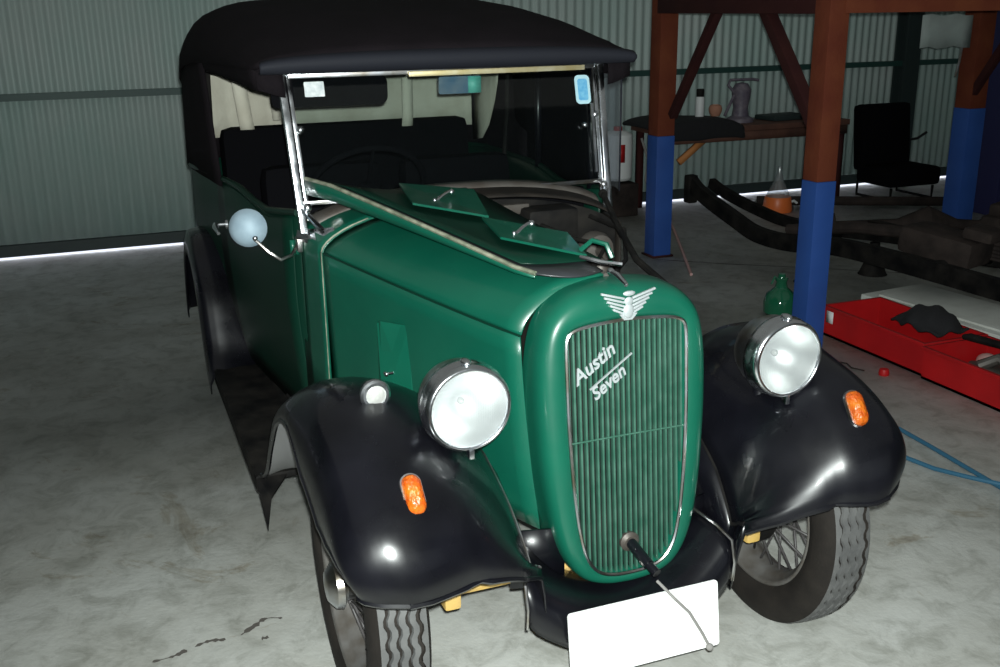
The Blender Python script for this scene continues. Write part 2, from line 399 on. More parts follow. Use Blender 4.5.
# ---- bonnet
XR = -.86
def bsec(x, y):
    """height of bonnet top surface at station x, offset y"""
    t = (x+.03)/(XR+.03); w = lerp(.205, .468, t**.92); zc = lerp(1.030, 1.072, t); zs = lerp(.915, .955, t)
    q = min(abs(y)/w, 1); return zs+(zc-zs)*(1-q**2.1)**(1/1.55)
def bw(x): t = max((x+.03)/(XR+.03), 0); return lerp(.205, .468, t**.92)
def bzs(x): t = (x+.03)/(XR+.03); return lerp(.915, .955, t)
XS = [(-.03)+(XR+.03)*i/16 for i in range(17)]
b = MB(); b.grid([[(x, -bw(x)*sin(pi/2*j/14), bsec(x, -bw(x)*sin(pi/2*j/14))) for j in range(15)] for x in XS])
o = b.build('bonnet_top', M['green'], CAR, solid=.004, shp=False); o['label'] = 'closed right half of the green bonnet'
def side_y(x, z):  # lower side pulls in a little and follows the shell at the front
    t = (x+.03)/(XR+.03); f = max(0, (bzs(x)-z)/.5); return -(bw(x)+.004-.03*f*f*(1-t)-.012*f)
b = MB(); b.grid([[(x+.05*max(0,(.95-z))*(1-(i/16)), side_y(x, z), z) for z in [bzs(x)-.004-(bzs(x)-.45)*j/10 for j in range(11)]] for i, x in enumerate(XS)])
bs = b.build('bonnet_side', M['green'], CAR, solid=.004, shp=False)
b = MB(); b.tube([(x, -(bw(x)+.003), bzs(x)-.002) for x in XS], .0032, 6)
b.build('bonnet_hinge', M['green_dark'], CAR)
def vent_door(x0, x1, z0, z1, parent, open_=.035, dz=0):
    # a slightly opened upright flap on the side: front edge hinged, rear edge stands out
    b = MB(); y0 = side_y(x0, (z0+z1)/2)-.004; y1 = side_y(x1, (z0+z1)/2)-.004
    # x0 rear, x1 front
    P = [(x0, y0-open_, z1-.012), (x0+.02, y0-open_, z1), (x1, y1, z1+dz), (x1, y1, z0+dz), (x0+.02, y0-open_, z0), (x0, y0-open_, z0+.012)]
    b.prism(P, (0, .004, 0)); o = b.build('vent_door', M['green'], parent, smooth=False, label='small opened ventilation flap')
    h = MB(); cx, cy, cz = lerp(x0,x1,.45), lerp(y0-open_,y1,.45)-.006, (z0+z1)/2-.02
    h.tube([(cx+.01,cy+.004,cz+.005),(cx,cy-.012,cz),(cx-.012,cy-.014,cz-.002),(cx-.03,cy-.006,cz+.004)], .004, 6); h.ball((cx,cy-.012,cz), .007)
    h.build('handle', M['chrome'], o); return o
vent_door(-.535, -.44, .60, .84, CAR, .03)
# folded left half lying on top (underside up)
def fold_z(x, y):
    t = min(max((x+.10)/(XR+.10), 0), 1)
    base = lerp(1.033, 1.076, t); rise = lerp(.012, .078, t); w = bw(x)*lerp(.83,1.02,t)
    return base+.003+rise*min(abs(y)/w,1)**2.6
b = MB(); XS2 = [-.045+(-.985+.045)*i/14 for i in range(15)]
def fw(x): t = (x+.05)/(-.93); return lerp(.165, .475, max(t,0))
b.grid([[(x+.03*sin(pi*j/10)*(1 if i == 0 else 0), -fw(x)*j/10, fold_z(x, -fw(x)*j/10)) for j in range(11)] for i, x in enumerate(XS2)])
fb = b.build('folded_bonnet_top', M['underside'], CAR, solid=.004, shp=False); fb['label'] = 'left half of the bonnet folded over, grey underside up'
b = MB(); b.grid([[(x, -fw(x)-.001, fold_z(x, -fw(x))+dz-.004) for dz in (0, -.006-.036*i/14)] for i, x in enumerate(XS2)])
b.build('folded_edge', M['green'], fb, solid=.004, shp=False)
b = MB(); b.tube([(x, -fw(x), fold_z(x, -fw(x))+.001) for x in XS2], .0055, 6)
b.build('edge_beading', M['white_strip'], fb, label='worn pale beading along the raised edge')
# side panel folded back inward with two vent doors
def sp(x, u):  # u=0 at raised edge, 1 at inner edge
    y = lerp(-fw(x)+.004, lerp(.03,.0,(x+.1)/-.88), u)
    return Vector((x, y, fold_z(x, y)+.007))
b = MB(); b.grid([[sp(-.12+(-.84)*i/8, .08+.92*j/5) for j in range(6)] for i in range(9)])
fs = b.build('folded_bonnet_side', M['green_dark'], CAR, solid=.003, shp=False); fs['label'] = 'folded side panel lying in the upturned bonnet half'
def flap(P, hx, parent):
    b = MB(); P = [Vector((p[0], p[1], fold_z(p[0], p[1])+.020)) for p in P]; hx = (hx[0], hx[1], fold_z(hx[0], hx[1])+.024); nn = (P[1]-P[0]).cross(P[2]-P[0]).normalized(); nn = nn if nn.z > 0 else -nn
    b.prism(P, nn*.006); o = b.build('vent_door', M['green'], parent, smooth=False)
    h = MB(); c = Vector(hx)
    h.tube([c+Vector((-.02,.0,.012)), c+Vector((-.008,-.012,.022)), c+Vector((.0,-.03,.016)), c+Vector((.014,-.055,.004))], .0045, 6); h.ball(c+Vector((-.012,-.002,.02)), .009); h.ball(c+Vector((.016,-.06,.006)), .006)
    h.build('handle', M['chrome'], o)
flap([(-.985,-.20,1.094),(-.83,-.02,1.092),(-.515,-.095,1.090),(-.64,-.262,1.100)], (-.72,-.12,1.098), fs)
flap([(-.505,-.118,1.090),(-.30,.03,1.082),(-.105,-.012,1.066),(-.29,-.150,1.078)], (-.33,-.045,1.086), fs)
b = MB(); b.tube([(-.12,-.02,1.07),(-.10,.0,1.095),(-.07,.02,1.09),(-.06,.03,1.06)], .006, 6); b.build('bonnet_catch', M['green'], fs)
b = MB(); b.tube([(-.10,-.03,1.06),(-.05,.0,1.055),(-.03,.04,1.05)], .005, 6); b.build('catch_lever', M['chrome'], fs)

# ---- engine bay
b = MB(); b.box((-.42,.0,.80), (.52,.16,.20), bev=.01).box((-.42,0,.93), (.50,.13,.07), bev=.015)
for i in range(6): b.tube([(-.62+.08*i,.0,.95),(-.62+.08*i,0,.985)], .011, 8)
eng = b.build('engine', M['engine'], CAR, label='grimy black engine in the open bay')
b = MB(); b.tube([(-.62,.10,.90),(-.4,.14,.91),(-.22,.13,.90),(-.14,.12,.80)], .026, 10)
b.build('manifold', M['darkmetal'], eng)
b = MB(); b.lathe([(0,0),(.035,0),(.04,.02),(.03,.06),(.02,.09),(0,.09)], 'z', 16, (-.45,.20,.86)); b.build('carburettor', M['alu'], eng)
b = MB(); b.tube([(-.20,.0,.965),(-.12,.02,1.0),(-.05,.01,.99)], .022, 10); b.build('water_hose', M['rubber'], eng)
b = MB()
prof = [(0, 1.0)]
P = [(y, bsec(XR, y)-.01) for y in [-.46+.92*i/20 for i in range(21)]]
b.prism([(XR-.02, y, z) for y, z in P]+[(XR-.02,.46,.48),(XR-.02,-.46,.48)], (.012,0,0))
b.build('bulkhead', M['black_flat'], CAR, smooth=False)
b = MB(); b.box((-.80,.20,.99), (.10,.16,.10), bev=.015); b.build('junction_box', M['black_flat'], CAR)
b = MB(); b.box((-.835,.02,1.035), (.03,.26,.03), bev=.005); b.build('bulkhead_strip', M['alu'], CAR)
b = MB(); b.lathe([(0,0),(.05,0),(.052,.03),(.045,.05),(.02,.055),(.02,.10),(0,.10)], 'x', 18, (-.82,.36,.90)); b.build('horn', M['alu'], CAR)
b = MB(); b.tube([(-.905,.435,1.045),(-.60,.33,1.005),(-.30,.225,.985),(-.04,.185,.965)], .009, 8); b.ball((-.905,.435,1.045), .014); b.build('stay_rod', M['black_flat'], CAR, label='black stay running from scuttle to radiator')
b = MB(); b.tube([(-.85,.0,1.055),(-.4,.0,1.040),(-.03,-.0,1.028)], .007, 8); b.build('centre_hinge', M['alu'], CAR)
b = MB(); b.grid([[(x, bw(x)-.02, .48), (x, bw(x)-.01, .60), (x, bw(x), .62)] for x in XS]); b.build('left_sill_panel', M['green_dark'], CAR, solid=.006)
b = MB(); b.box((-.075,0,.82), (.06,.30,.32), bev=.01); b.build('radiator_core', M['darkmetal'], CAR)
b = MB(); b.tube([(-.5,.25,.88),(-.55,.33,.92),(-.62,.36,.99),(-.8,.34,1.0)], .007, 6); b.tube([(-.35,.16,.9),(-.38,.27,.86),(-.5,.33,.84),(-.78,.3,.9)], .006, 6); b.tube([(-.3,.1,.97),(-.42,.2,1.0),(-.6,.2,.98),(-.78,.15,1.0)], .006, 6)
b.build('wiring', M['black_flat'], CAR)

# ---- scuttle (cowl)
XW = -1.03
def cw(x): return lerp(.470, .492, (XR-x)/(XR-XW+.0001))
def csec(x, y):
    w = cw(x); q = min(abs(y)/w, 1); zc = lerp(1.074, 1.082, (XR-x)/.2); zs = lerp(.955, .985, (XR-x)/.2)
    return zs+(zc-zs)*(1-q**2.3)**(1/1.7)
def panel_y(x): return -.492-(-1.03-x)*.1105 if x > -2.5 else -.655
b = MB(); rows = []
for x in [XR+.015, XR-.03, XR-.08, XR-.13, XW-.03]:
    w = cw(x); top = [(x, w*sin(pi/2*j/12), csec(x, w*sin(pi/2*j/12))) for j in range(-12, 13)]
    low = [(x, -w, z) for z in (.45,.6,.75,.9)]; lowR = [(x, w, z) for z in (.9,.75,.6,.45)]
    rows.append(low+top+lowR)
b.grid(rows); o = b.build('scuttle', [M['green'], M['engine']], CAR, solid=.005, shp=False)
for p in o.data.polygons:
    if p.center.y > -.30 and p.center.z > .8: p.material_index = 1; o['label'] = 'green scuttle between bonnet and windscreen'
b = MB(); b.tube([(XR+.01, cw(XR)*sin(pi/2*j/12), csec(XR, cw(XR)*sin(pi/2*j/12))+.001) for j in range(-12, -5)], .0035, 6)
b.tube([(XR+.01, -.470, .955-.05*k) for k in range(11)], .0035, 6)
b.build('bonnet_seat_beading', M['white_strip'], CAR)
b = MB(); b.grid([[(x, w*.97*sin(pi/2*j/12), csec(max(x, -1.06), w*.97*sin(pi/2*j/12))+h) for j in range(-12, 13)] for x, w, h in ((-.975,.47,.002),(-1.0,.475,.012),(-1.02,.48,.014),(-1.05,.482,.008))])
b.build('screen_seal', M['alu'], CAR, solid=.004, shp=False, label='dusty grey strip along the foot of the windscreen')

# ---- body tub
BELT = [(-1.03,1.035),(-1.2,1.012),(-1.32,.992),(-1.45,.99),(-1.6,1.008),(-1.75,1.02),(-2.1,1.006),(-2.55,.995),(-2.8,.98)]
plan = [(-1.03,-.492)]+[(x, panel_y(x)) for x in (-1.2,-1.35,-1.5,-1.7,-1.9,-2.1,-2.3,-2.5)]+[(-2.64,-.640),(-2.74,-.58),(-2.79,-.47),(-2.81,-.3),(-2.815,0)]
plan += [(x, -y) for x, y in plan[-2::-1]]
def bulge(z): return -.012*((z-.78)/.4)**2 if z > .78 else -.05*((.78-z)/.5)**1.6
b = MB(); rows = []
for x, y in plan:
    zb = interp(BELT, x); nrm = Vector((0 if x > -2.6 else (x+2.5)*1.0, y, 0)).normalized() if abs(y)+abs(x) else Vector((0,1,0))
    row = []
    for j in range(11):
        z = lerp(.285, zb, j/10); k = bulge(z); row.append((x+nrm.x*k, y+nrm.y*k, z))
    rows.append(row)
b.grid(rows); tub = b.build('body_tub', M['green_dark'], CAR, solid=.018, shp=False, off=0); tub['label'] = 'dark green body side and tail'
# waist beading, door
b = MB()
b.tube([(x, y*1.0-(.006 if y < 0 else -.006), interp(BELT, x)+.004) for x, y in plan], .011, 8)
b.build('waist_rail', M['green_dark'], CAR)
b = MB(); rows = []
for i in range(9):
    x = lerp(-1.075, -2.02, i/8); rows.append([(x, panel_y(x)-.0125+(bulge(z)*-1), z) for z in [lerp(.33, interp(BELT, x)-.015, j/8) for j in range(9)]])
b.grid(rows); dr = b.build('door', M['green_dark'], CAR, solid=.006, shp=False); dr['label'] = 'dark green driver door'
b = MB(); yy = panel_y(-1.92); b.tube([(-1.90,yy-.01,.855),(-1.90,yy-.055,.855)], .007, 8); b.tube([(-1.90,yy-.055,.855),(-1.86,yy-.06,.853),(-1.79,yy-.058,.845)], [.012,.011,.006], 8); b.lathe([(0,0),(.018,0),(.016,-.008),(0,-.008)], 'y', 14, (-1.90,yy-.012,.855))
b.build('door_handle', M['chrome'], dr)
for zz in (.93,.42):
    b = MB(); b.tube([(-1.068,-.512,zz-.022),(-1.068,-.512,zz+.022)], .009, 8); b.box((-1.045,-.505,zz), (.035,.008,.03))
    b.build('hinge', M['green'], dr)
b = MB(); b.box((-1.9,0,.33), (1.85,1.02,.03)); b.build('cabin_floor', M['black_flat'], CAR)
# dashboard, steering wheel, seats
b = MB(); b.box((-1.10,0,.985), (.03,.92,.11), bev=.01); b.build('dashboard', M['seat'], CAR)
b = MB(); c = Vector((-1.30,-.22,1.045)); t = radians(38); u = Vector((0,1,0)); v = Vector((-sin(t)*0+.62,0,.78)).normalized()
b.tube([c+u*.19*cos(2*pi*k/40)+v*.19*sin(2*pi*k/40) for k in range(40)], .010, 8, closed=True)
for a in (90, 210, 330): b.tube([c-u.cross(v)*0, c+u*.185*cos(radians(a))+v*.185*sin(radians(a))], .006, 6)
b.ball(c, .028); b.tube([c, c+Vector((.28,0,-.22))], .014, 8)
b.build('steering_wheel', M['seat'], CAR)
def seat(x, y, w, zc, name, back_h):
    r = None
    b = MB(); b.box((x+.22, y, .50), (.46, w, .16), bev=.04)
    s_ = b.build(name, M['seat'], CAR)
    b = MB(); b.box((x-.02, y, zc), (.12, w, back_h), (0,-.12,0), bev=.05)
    b.build('seat_back', M['seat'], s_); return s_
seat(-1.78, -.26, .44, .80, 'front_seat', .54); seat(-1.78, .26, .44, .80, 'front_seat', .54)
seat(-2.42, 0, 1.08, .84, 'rear_seat', .62)

# ---- hood (soft top)
ST = [(-.990,.580,1.458,1.485),(-1.03,.592,1.448,1.508),(-1.12,.602,1.446,1.540),(-1.35,.614,1.445,1.585),(-1.7,.632,1.440,1.618),(-2.1,.650,1.425,1.640),(-2.35,.660,1.405,1.628),(-2.52,.662,1.38,1.585),(-2.64,.655,1.34,1.50),(-2.70,.640,1.30,1.42)]
def hsec(xx, w, ze, zt, n=12):
    out = []
    for j in range(-n, n+1):
        a = j/n; y = w*(1-(1-abs(a))**1.8)*(1 if a > 0 else -1)
        q = abs(y)/w; z = ze+(zt-ze)*(1-q**(2.6+4.6*min(1,(-.99-xx)/1.1)))**(1/2.0); out.append((xx, y, z))
    return out
b = MB(); b.grid([hsec(*s_) for s_ in ST])
hood = b.build('hood', M['canvas'], CAR, solid=.012, shp=False); hood['label'] = 'black canvas hood over the cabin'
b = MB(); b.grid([[(-.990, p[1], p[2]+.006), (-.978, p[1]*1.002, lerp(p[2], 1.45, .3)), (-.976, p[1]*1.002, lerp(p[2], 1.446, .7)), (-.99, p[1]*1.0, 1.438), (-1.01, p[1], 1.436)] for p in hsec(*ST[0])])
b.build('hood_front_edge', M['canvas_edge'], hood, solid=.006, shp=False, label='thick padded front edge of the hood')
# side valances with window cut-outs, rear quarters and back
def valance(s_):
    b = MB(); rows = []
    for x, w, ze, zt in ST[1:8]:
        d = interp([(-2.6,.02),(-2.35,.03),(-2.05,.028),(-1.6,.040),(-1.15,.056),(-1.04,.060)], x)
        rows.append([(x, s_*(w-.004), ze+.012), (x, s_*(w-.012), ze-d*.5), (x, s_*(w-.022), ze-d)])
    b.grid(rows); b.build('side_valance', M['canvas'], hood, solid=.008, shp=False)
    b = MB(); rows = []
    for x, yb in ((-1.94,.594),(-2.05,.606),(-2.12,.612),(-2.3,.632),(-2.5,.652),(-2.62,.645),(-2.70,.60),(-2.755,.52)):
        w = interp([(a[0], a[1]) for a in ST], x); w = min(w, yb+.02) if x < -2.6 else w
        rows.append([(x-(.04*(1-t_) if x < -2.4 else .0)+(.03*t_ if x > -2.2 else 0), s_*lerp(yb+.012, w-.006, t_), lerp(.99, interp([(a[0], a[2]+.01) for a in ST], x), t_)) for t_ in (0,.25,.5,.75,1)])
    b.grid(rows); b.build('quarter_curtain', M['canvas'], hood, solid=.01, shp=False)
valance(-1); valance(1)
for s_ in (-1, 1):
    b = MB(); b.grid([[(-1.035+.0*i, s_*y, z0), (-1.03, s_*(y-.002), (z0+z1)/2), (-1.025, s_*(y-.004), z1)] for i, (y, z0, z1) in enumerate(((.588,1.452,1.392),(.56,1.452,1.382),(.53,1.45,1.372),(.512,1.45,1.368)))])
    b.build('corner_flap', M['canvas'], hood, solid=.006)
b = MB(); rows = []
for i in range(13):
    a = -1+2*i/12; yb = .53*a; x0 = -2.79+.03*a*a; x1 = -2.70
    rows.append([(lerp(x0, x1, t_), lerp(yb, .64*a, t_), lerp(.99, lerp(1.43,1.31,a*a*a*a), t_)) for t_ in (0,.25,.5,.75,1)])
b.grid(rows); b.build('hood_back', M['canvas'], hood, solid=.01, shp=False)
# cream lining seen inside
def lin_y(x): return -(interp([(a[0], a[1]) for a in ST], x)-.03)
b = MB(); rows = []
for i in range(41):
    a = -1+2*i/40; y = .585*a; x = -2.62+.10*a**4+.006*sin(a*40); rows.append([(x, y, z) for z in (1.10,1.2,1.3,1.40,lerp(1.50,1.37,a**4))])
b.grid(rows); lin = b.build('lining', M['lining'], CAR, solid=.004, shp=False); lin['label'] = 'cream cloth lining of the hood'
b = MB(); b.grid([[(x, y, z-.022) for x, y, z in hsec(x, w-.025, ze, zt)] for x, w, ze, zt in ST[6:9]])
b.build('roof_lining', M['lining'], lin, solid=.003, shp=False)
for sgn in (1,):
    b = MB(); b.grid([[(x, sgn*y, 1.38), (x-.02, sgn*(y+.0), z1)] for x, y, z1 in ((-2.52,.60,1.03),(-2.4,.60,1.05),(-2.3,.595,1.12),(-2.22,.59,1.22),(-2.17,.585,1.30))])
    b.build('side_lining', M['lining'], lin, solid=.003)
def strap(pts, w, label):
    b = MB(); b.grid([[(x, y-w/2, z), (x+.004, y, z), (x, y+w/2, z)] for x, y, z in pts]); b.build('hanging_strap', M['lining'], CAR, solid=.003, label=label)
strap([(-2.3,-.47,1.50),(-2.28,-.47,1.36),(-2.27,-.455,1.2),(-2.27,-.450,1.155)], .055, 'cream strap hanging by the driver side opening')
strap([(-2.35,-.34,1.52),(-2.34,-.335,1.36),(-2.34,-.32,1.18)], .03, 'narrow cream strap hanging further in')
strap([(-2.2,.20,1.52),(-2.2,.195,1.36),(-2.19,.19,1.2),(-2.19,.185,1.145)], .045, 'cream strap hanging in the middle of the back')
for s_ in (-1, 1):
    b = MB(); b.tube([(-2.16,s_*.60,1.0),(-2.13,s_*.605,1.2),(-2.11,s_*.60,1.42),(-2.11,s_*.5,1.56)], .010, 8); b.build('hood_stick', M['black_flat'], CAR)
# black side screen closing the far side
b = MB(); b.grid([[(x, panel_y(x)*-1+.03-.02*t_, lerp(interp(BELT, x)-.01, 1.44, t_)) for t_ in (0,.3,.6,1)] for x in (-1.12,-1.3,-1.5,-1.7,-1.9,-2.1)])
ss = b.build('side_screen', M['seat'], CAR, solid=.012, shp=False); ss['label'] = 'black side screen fitted on the passenger side'
for x in (-1.13,-1.72):
    b = MB(); b.tube([(x, -panel_y(x)-.0,1.0),(x, -panel_y(x)-.0,1.43)], .014, 8); b.build('screen_pillar', M['black'], ss)
# right-hand wind-down curtain of clear plastic on the left side of the car
b = MB(); b.grid([[(x, .575+.02*sin(i*1.3)+(-1.03-x)*.05, z) for z in (1.45,1.3,1.15,1.02)] for i, x in enumerate((-1.06,-1.14,-1.22,-1.3,-1.4))])
sc_ = b.build('side_curtain', M['plastic'], CAR, solid=.0015, label='clear plastic side curtain hanging beside the left pillar')
b = MB(); b.tube([(-1.06,.574,1.45),(-1.06,.574,1.02)], .003, 6); b.tube([(-1.22,.59,1.45),(-1.22,.59,1.02)], .003, 6); b.build('curtain_stitching', M['canvas_edge'], sc_)

# ---- windscreen
TOPX, BOTX = -1.092, -.995
WF = empty('windscreen'); WF.parent = CAR
def wp(y, z): t = (z-1.055)/(1.425-1.055); return Vector((lerp(BOTX, TOPX, t), y, z))
def post(s_):
    b = MB(); b.bar(wp(s_*.492,.985), wp(s_*.508,1.432), .026, .020, up=(0,1,0), bev=.004); b.bar(wp(s_*.473,1.02), wp(s_*.487,1.425), .010, .012, up=(0,1,0), bev=.003)
    b.ball(wp(s_*.50,1.43)+Vector((.0,0,.004)), .018, (1,1,.7)); b.ball(wp(s_*.476,1.275)+Vector((.012,-s_*.006,0)), .012)
    b.ball(wp(s_*.476,1.06)+Vector((.014,0,0)), .013)
    b.bar(wp(s_*.495,1.06)+Vector((0,0,0)), (-.90,s_*.44,.99), .016, .010, bev=.002)
    b.prism([(-1.04,s_*.50,.975),(-.88,s_*.425,1.005),(-.90,s_*.47,.965),(-1.04,s_*.505,.955)], (0,0,.012))
    b.build('pillar', M['chrome'], WF)
post(-1); post(1)
b = MB(); b.bar(wp(-.487,1.424), wp(.487,1.424), .016, .016, up=(0,0,1), bev=.003); b.bar(wp(-.487,1.07), wp(-.487,1.07)+Vector((0,.974,0)), .012, .012, bev=.003)
b.build('screen_frame', M['chrome_old'], WF)
b = MB(); b.bar(wp(-.13,1.418)+Vector((.012,0,0)), wp(.45,1.420)+Vector((.012,0,0)), .010, .016, bev=.003)
for y in (.02,.08,.15): b.ball(wp(y,1.436)+Vector((.012,0,0)), .012, (1,1.6,.6))
b.build('header_strip', M['brass'], WF, label='yellowed worn strip along the top of the windscreen')
b = MB(); b.grid([[wp(-.475,1.07), wp(-.475,1.418)],[wp(.475,1.07), wp(.475,1.418)]])
gl = b.build('windscreen_glass', M['glass'], WF, smooth=False, solid=.004)
def rrect(w, h, r, n=5):
    out = []
    for (cx, cy, a0) in ((w/2-r,h/2-r,0),(-w/2+r,h/2-r,90),(-w/2+r,-h/2+r,180),(w/2-r,-h/2+r,270)):
        for k in range(n+1): a = radians(a0+90*k/n); out.append((cx+r*cos(a), cy+r*sin(a)))
    return out
def on_screen(y, z, w, h, r, off, mt, name, parent, label=None):
    b = MB(); b.prism([wp(y+u, z+v)+Vector((off,0,0)) for u, v in rrect(w, h, r)], (.001,0,0)); return b.build(name, mt, parent, smooth=False, label=label)
on_screen(.440,1.352,.052,.088,.014,.004,M['sticker_edge'],'registration_sticker',WF,'light blue rounded sticker at the top corner')
on_screen(.440,1.352,.034,.066,.008,.0055,M['sticker'],'sticker_panel',WF)
on_screen(-.415,1.385,.058,.042,.003,.004,M['sticker_w'],'small_sticker',WF,'small silvery sticker near the driver pillar')
b = MB(); b.bar(wp(.455,1.10)+Vector((.014,0,0)), wp(.462,1.31)+Vector((.014,0,0)), .008,.008, up=(0,1,0)); b.ball(wp(.43,1.245)+Vector((.014,0,0)), .009)
b.build('wiper_arm', M['chrome'], WF)
b = MB(); b.prism([Vector((-1.15,-.355,1.372))+Vector((0,u,v-.004*sin(u*20))) for u, v in rrect(.35,.085,.022)], (.012,0,0)); b.build('sun_visor', M['seat'], CAR, label='dark sun visor behind the driver side of the screen')
b = MB(); b.prism([Vector((-1.13,.045,1.378))+Vector((0,u,v)) for u, v in rrect(.135,.052,.004)], (.012,0,0)); rm = b.build('rear_view_mirror', M['mirror_blue'], CAR)
b = MB(); b.box((-1.115,.092,1.378), (.003,.042,.050)); b.build('teal_reflection', M['teal'], rm); b = MB(); b.tube([(-1.13,.045,1.40),(-1.14,.045,1.44)], .006, 6); b.build('mirror_stem', M['chrome_old'], rm)  # thin teal box stands in for the teal part of the mirror's reflection

# ---- door mirror on its wire arm
mr = MB(); mc = Vector((-1.0,-.648,1.012))
R0 = .055
mr.lathe([(0,.030),(.018,.028),(.036,.020),(.048,.008),(R0,-.006),(R0-.003,-.012),(R0-.008,-.010),(0,-.010)], 'x', 28)
m_ = mr.build('wing_mirror', M['mirror_back'], CAR, label='round pale blue mirror back on a bent arm'); m_.location = mc; m_.rotation_euler = (0,-.12,-.35)
b = MB(); b.tube([(-.97,-.636,.985),(-.945,-.600,.948),(-.94,-.570,.925),(-.96,-.535,.930),(-1.03,-.505,.945)], .005, 8); b.ball((-.965,-.634,.988), .008); b.box((-1.03,-.50,.945), (.05,.016,.04), bev=.004)
b.build('mirror_arm', M['chrome_old'], CAR)

# ---- wings (fenders), generic sweep: path (x,z) and section (y,n)
def fender(path, sect, s_, name, label, nper=5, mt='black', edge=True):
    P = cr([(x, 0, z) for x, z in path], nper); S = cr([(y, n_, f) for y, n_, f in sect], 4); rows = []
    N = len(P)
    for i, p in enumerate(P):
        t = (P[min(i+1, N-1)]-P[max(i-1, 0)]).normalized(); nn = Vector((-t.z, 0, t.x))
        if nn.z < 0 and abs(t.x) > .3: nn = -nn
        row = []
        for q in S:
            k = q.z
            row.append((p.x+nn.x*q.y, s_*q.x, p.z+nn.z*q.y))
        rows.append(row)
    return rows
def norm_rows(path, fn, nper=6, ns=20):
    """fn(u, v)->(y, n) u along path 0..1, v across 0..1"""
    P = cr([(x, 0, z) for x, z in path], nper); N = len(P); rows = []; acc = [0]
    for i in range(1, N): acc.append(acc[-1]+(P[i]-P[i-1]).length)
    for i, p in enumerate(P):
        t = (P[min(i+1, N-1)]-P[max(i-1, 0)]).normalized(); nn = Vector((t.z, 0, -t.x))
        u = acc[i]/acc[-1]; rows.append([(p, nn, (fn(u, j/ns, p.x) if fn.__name__ == 'fsec' else fn(u, j/ns))) for j in range(ns+1)])
    return rows
FP = [(.312,.530),(.315,.572),(.300,.622),(.262,.672),(.20,.717),(.12,.755),(.02,.784),(-.09,.800),(-.21,.792),(-.33,.750),(-.45,.665),(-.56,.55),(-.665,.435),(-.77,.355),(-.87,.312)]
SKX = [(-.6,.12),(-.45,.22),(-.25,.5),(-.10,.95),(.12,1.0),(.22,.8),(.30,.45),(.32,.30)]
def fsec(u, v, x=0):
    # v 0 outer lip -> 1 inner skirt ; n measured outwards from the wheel
    k = interp(SKX, x)
    S = [(0,.700,-.175*k),(.07,.704,-.115*k),(.15,.697,-.060*k-.008),(.26,.668,-.010),(.38,.61,.010),(.50,.54,.010),(.62,.465,-.008),(.75,.395,-.045),(.88,.325,-.105),(1,.275,-.185)]
    y = interp([(a[0], a[1]) for a in S], v); n_ = interp([(a[0], a[2]) for a in S], v)
    nose = max(0, 1-u/.10); tail = max(0, (u-.78)/.22)
    y = y-(nose**2)*(.035 if v < .4 else 0)
    if v > .7: n_ *= 1-.35*nose
    if tail > 0: n_ = n_*(1-tail*.75); y = lerp(y, .49+(y-.275)/.427*.205, tail)
    return y, n_
def smooth_rows(s_):
    rows = norm_rows(FP, fsec, 5, 26); out = []
    for row in rows:
        r = []
        for (p, nn, (y, n_)) in row: r.append(Vector((p.x+nn.x*n_, s_*(y if y < .42 else .42+(y-.42)*(.98 if s_ < 0 else .735)), p.z+nn.z*n_)))
        out.append(r)
    return out
FPx = [p.x for p in cr([(x, 0, z) for x, z in FP], 5)]
